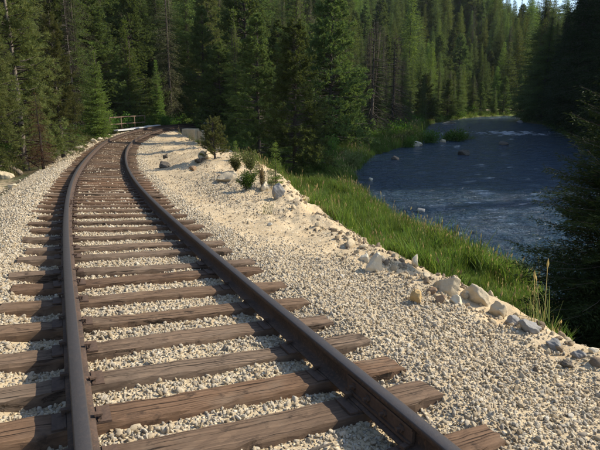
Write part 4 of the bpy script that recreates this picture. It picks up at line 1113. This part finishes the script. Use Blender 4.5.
MARKS = [(18, 'the whitish-trunked pine'), (58, 'the yellowish olive pine'), (97, 'the bright pointed spruce'), (130, 'the rusty railing'), (158, 'the shorter bright spruce'),
         (176, 'the lichen-hung fir'), (199, 'the bridge marker'), (215, 'the leaning little pine'), (240, 'the yellow-green bank shrub'), (276, 'the little spruce'), (305, 'the broad dark fir'), (345, 'the pale yellow-green fir'),
         (372, 'the brown half-dead fir'), (395, 'the grey bare-branched fir'), (428, 'the rounded bank bush'), (453, 'the grassy islet'), (480, 'the mid-river boulder'), (508, 'the bare sunlit bank'), (535, 'the white riffles'), (585, 'the right-margin fir')]
used = {}; seen_labels = {}
def forest_label(nm, key, P, h, leaf, wd, i, d, extra):
    px = proj(P)[0]; mk = min(MARKS, key=lambda q: abs(q[0] - px)); dx = px - mk[0]
    rel = 'straight behind' if abs(dx) < 5 else ('just left of' if dx < 0 else 'just right of')
    look = {'fi': 'dark', 'fa': 'dark', 'ta': 'high-crowned', 'li': 'grey drooping', 'pi': 'olive', 'bu': 'bushy', 'de': 'bare'}[key[:2]]
    if leaf is L_YELLOW: look = 'yellowish'
    elif leaf is L_SPRUCE: look = 'fresh green'
    size = 'tall' if h > 20 else ('short' if h < 12 else '')
    wide_ = 'full' if wd > 1.27 else ('slim' if wd < 1.13 else '')
    kind_ = 'pine' if 'pine' in nm else ('snag' if 'snag' in nm else 'fir')
    row = ('across the river' if ffar[i] else ('by the water' if fu[i] > 0 else ('in front rows' if d < 48 else ('in middle rows' if d < 75 else ('low on the hillside' if d < 125 else 'high on the hillside')))))
    return ' '.join(q for q in (size, wide_, look, kind_, row, rel, mk[1] + extra) if q)
def clip_label(t):
    w_ = t.split()
    while len(w_) > 16: w_ = w_[1:]
    return ' '.join(w_)
for t_ in FT:
    nm, key, P, h, grp, leaf, wd, i, d = t_
    lb = forest_label(nm, key, P, h, leaf, wd, i, d, ''); used.setdefault(lb, []).append(t_)
for lb, ts in used.items():
    ts.sort(key=lambda q: q[-1])
    for n_, (nm, key, P, h, grp, leaf, wd, i, d) in enumerate(ts):
        ex = '' if len(ts) == 1 else (', nearer one' if n_ == 0 else (', farther one' if len(ts) == 2 else (', farthest one' if n_ == len(ts) - 1 else ', middle one')))
        fl = clip_label(lb + ex)
        if fl in seen_labels: fl = clip_label(('taller ' if h > seen_labels[fl] else 'lower ') + fl) if len(fl.split()) < 16 else ' '.join(['taller' if h > seen_labels[fl] else 'lower'] + fl.split()[1:])
        seen_labels[fl] = h
        tree(nm, key, P, h, fl, grp, leaf, None, None, wd)
# the rest of the wood
rest = sel[~shown]; hr = ht[~shown]
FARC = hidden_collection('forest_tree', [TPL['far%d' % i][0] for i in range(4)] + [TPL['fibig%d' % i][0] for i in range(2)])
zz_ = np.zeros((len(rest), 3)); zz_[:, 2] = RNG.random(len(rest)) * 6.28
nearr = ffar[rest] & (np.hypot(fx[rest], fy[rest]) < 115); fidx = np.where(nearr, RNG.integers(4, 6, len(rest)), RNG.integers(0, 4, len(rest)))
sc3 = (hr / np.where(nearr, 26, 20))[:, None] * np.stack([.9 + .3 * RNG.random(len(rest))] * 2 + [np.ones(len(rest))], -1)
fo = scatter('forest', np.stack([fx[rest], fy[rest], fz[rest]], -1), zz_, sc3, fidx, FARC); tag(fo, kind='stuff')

# ------------------------------------------------------------------ grass
RNG = np.random.default_rng(31)
def tuft(seed, n, h, sp, wd, seedhead=0, mat=L_GRASS):
    r = np.random.default_rng(seed); V = []; F = []
    for i in range(n):
        az = r.random() * 6.28; b = np.array([r.normal() * sp, r.normal() * sp, 0]); hh = h * (.55 + .6 * r.random()); ln = hh * (.15 + .45 * r.random())
        d = np.array([math.cos(az), math.sin(az), 0]); sd = np.array([-math.sin(az), math.cos(az), 0]) * wd * .5
        p0, p1, p2 = b, b + d * ln * .3 + [0, 0, hh * .6], b + d * ln + [0, 0, hh]
        k_ = len(V); V += [p0 - sd, p0 + sd, p1 + sd * .8, p1 - sd * .8, p2 + sd * .12, p2 - sd * .12]; F += [(k_, k_ + 1, k_ + 2, k_ + 3), (k_ + 3, k_ + 2, k_ + 4, k_ + 5)]
    nl = len(F)
    for i in range(seedhead):
        az = r.random() * 6.28; b = np.array([r.normal() * sp, r.normal() * sp, 0]); hh = h * (1.1 + .5 * r.random()); d = np.array([math.cos(az), math.sin(az), 0]) * hh * .18; sd = np.array([-math.sin(az), math.cos(az), 0])
        k_ = len(V); V += [b - sd * .002, b + sd * .002, b + d + [0, 0, hh] + sd * .002, b + d + [0, 0, hh] - sd * .002]; F.append((k_, k_ + 1, k_ + 2, k_ + 3))
        for a_ in (sd, np.array([0, 0, 1.0]).__mul__(0) + d / (np.linalg.norm(d) + 1e-9)):
            c = b + d * .85 + [0, 0, hh * .9]; e_ = b + d * 1.2 + [0, 0, hh * 1.12]; k_ = len(V); V += [c, (c + e_) / 2 + a_ * .012, e_, (c + e_) / 2 - a_ * .012]; F.append((k_, k_ + 1, k_ + 2, k_ + 3))
    me = mesh('tuft', V, np.array(F)); me.materials.append(mat); me.materials.append(L_STRAW)
    mi = np.zeros(len(F), np.int32); mi[nl:] = 1
    if len(me.polygons) == len(F): me.polygons.foreach_set('material_index', mi)
    return me
GT = hidden_collection('grass_tuft', [tuft(1, 34, .30, .08, .012), tuft(2, 30, .38, .09, .012), tuft(3, 26, .34, .09, .010, 2), tuft(4, 38, .22, .10, .012)])
n_g = 130000
x = -8 + 74 * RNG.random(n_g); y = 4 + 146 * RNG.random(n_g) ** 1.9
x = np.where(RNG.random(n_g) < .6, -6 + 26 * RNG.random(n_g), x)
z, s, u, rd, W, far = terrain(x, y, True)
edge = u - W
kp = (u > 0) & (rd > -.1) & (edge > .85 + .5 * fbm(x * .8, y * .8, 3)) & (fbm(x * .45 + 9, y * .45, 3) > -.42)
kp &= (s > 4.3 + 1.2 * fbm(x * 1.2, y * 1.2, 2)) & np.where(y > 45, rd < 6, True) & (~far | (rd < 4))
isl = (((x - 19.6) / 2.6) ** 2 + ((y - 63) / 1.7) ** 2 < 1) & (z > water_z(x, y))
kp |= isl
kp &= inview(np.stack([x, y, z], -1))
x, y, z, rd = x[kp], y[kp], z[kp], rd[kp]
dist = np.hypot(x, y)
sz = np.clip(.72 + .012 * dist, .72, 1.6) * np.exp(RNG.normal(size=len(x)) * .2) * np.where(rd < 1.5, 1.15, 1.0) * np.clip(1 + .9 * fbm(x * .9 + 3, y * .9, 3), .55, 1.6)
ix = np.where((rd < 1.3) & (RNG.random(len(x)) < .3), 2, RNG.choice([0, 1, 3, 2], len(x), p=[.4, .3, .25, .05]))
sz = np.where((y < 6.2), sz * .6, sz)
rt = np.stack([RNG.normal(size=len(x)) * .12, RNG.normal(size=len(x)) * .12, RNG.random(len(x)) * 6.28], -1)
gr_ = scatter('grass', np.stack([x, y, z - .02], -1), rt, sz[:, None] * np.ones(3), ix, GT); tag(gr_, kind='stuff')
# dry tufts along the berm edge and the left shoulder
GD = hidden_collection('dry_tuft', [tuft(11, 22, .28, .05, .008, 2, L_STRAW), tuft(12, 26, .22, .07, .008, 0, L_OLIVE), tuft(13, 18, .35, .06, .008, 3, L_OLIVE)])
xa, ya, sa_, ua = su_points(2600, 1, 48, 1.8, 9, 1.0); xb, yb, sb, ub = su_points(2600, 4, 46, -7, -2.4, 1.0)
x = np.concatenate([xa, xb]); y = np.concatenate([ya, yb])
z, s, u, rd, W, far = terrain(x, y, True); dW = u - W
kp = np.where(u > 0, (dW > -.9) & (dW < 2.4) & (rd > .2) & (RNG.random(len(x)) < .4 * smooth(.2, 1.5, dW) + .22 * (s > 9) * (fbm(x * .9, y * .9, 3) > .08)), RNG.random(len(x)) < .5 * smooth(2.4, 4.2, -u))
x, y, z = x[kp], y[kp], z[kp]
rt = np.stack([RNG.normal(size=len(x)) * .15, RNG.normal(size=len(x)) * .15, RNG.random(len(x)) * 6.28], -1)
gd = scatter('dry_grass', np.stack([x, y, z - .01], -1), rt, (.8 + .5 * RNG.random((len(x), 1))) * np.ones(3), RNG.integers(0, 3, len(x)), GD); tag(gd, kind='stuff')
# undergrowth of the wood's edge and floor
UG = hidden_collection('undergrowth_plant', [crown_mesh('undergrowth_plant', *shrub_mesh(200 + i, .55, .6, 760, .095, .036, 9)[:2], None, lm, B_GREY) for i, lm in enumerate((L_BROAD, L_FIR, L_OLIVE, L_BROAD))])
n_u = 16000
r_ = 16 + 190 * RNG.random(n_u) ** 1.3; a_ = np.radians(-36 + 74 * RNG.random(n_u)); x = r_ * np.sin(a_); y = r_ * np.cos(a_)
z, s, u, rd, W, far = terrain(x, y, True)
kp = ((u < -3.6) & (u > -45)) | ((u > 2.2) & (s > 52) & (rd > .5)) | ((u > 0) & (s > 22) & (u - W > 1.6) & (rd > 1.0) & (RNG.random(n_u) < .3))
kp &= (rd > .3) & ~((u < 0) & (u > -5) & (s < 12)) & ~((((x - cut[0]) / 5) ** 2 + ((y - cut[1]) / 9) ** 2) < 1) & (fbm(x * .3, y * .3, 3) > -.25)
x, y, z, u = x[kp], y[kp], z[kp], u[kp]
sz = np.exp(RNG.normal(size=len(x)) * .35) * np.clip(np.hypot(x, y) / 50, .5, 1.35)
ug = scatter('undergrowth', np.stack([x, y, z - .05], -1), np.stack([0 * x, 0 * x, RNG.random(len(x)) * 6.28], -1), sz[:, None] * np.ones(3), RNG.integers(0, 4, len(x)), UG); tag(ug, kind='stuff')
print('unique tris', sum(len(me.polygons) * 2 for me in bpy.data.meshes))
print('trees shown', int(shown.sum()), 'forest rest', len(rest), 'pebbles', len(bp), 'grass', len(gr_.data.vertices))
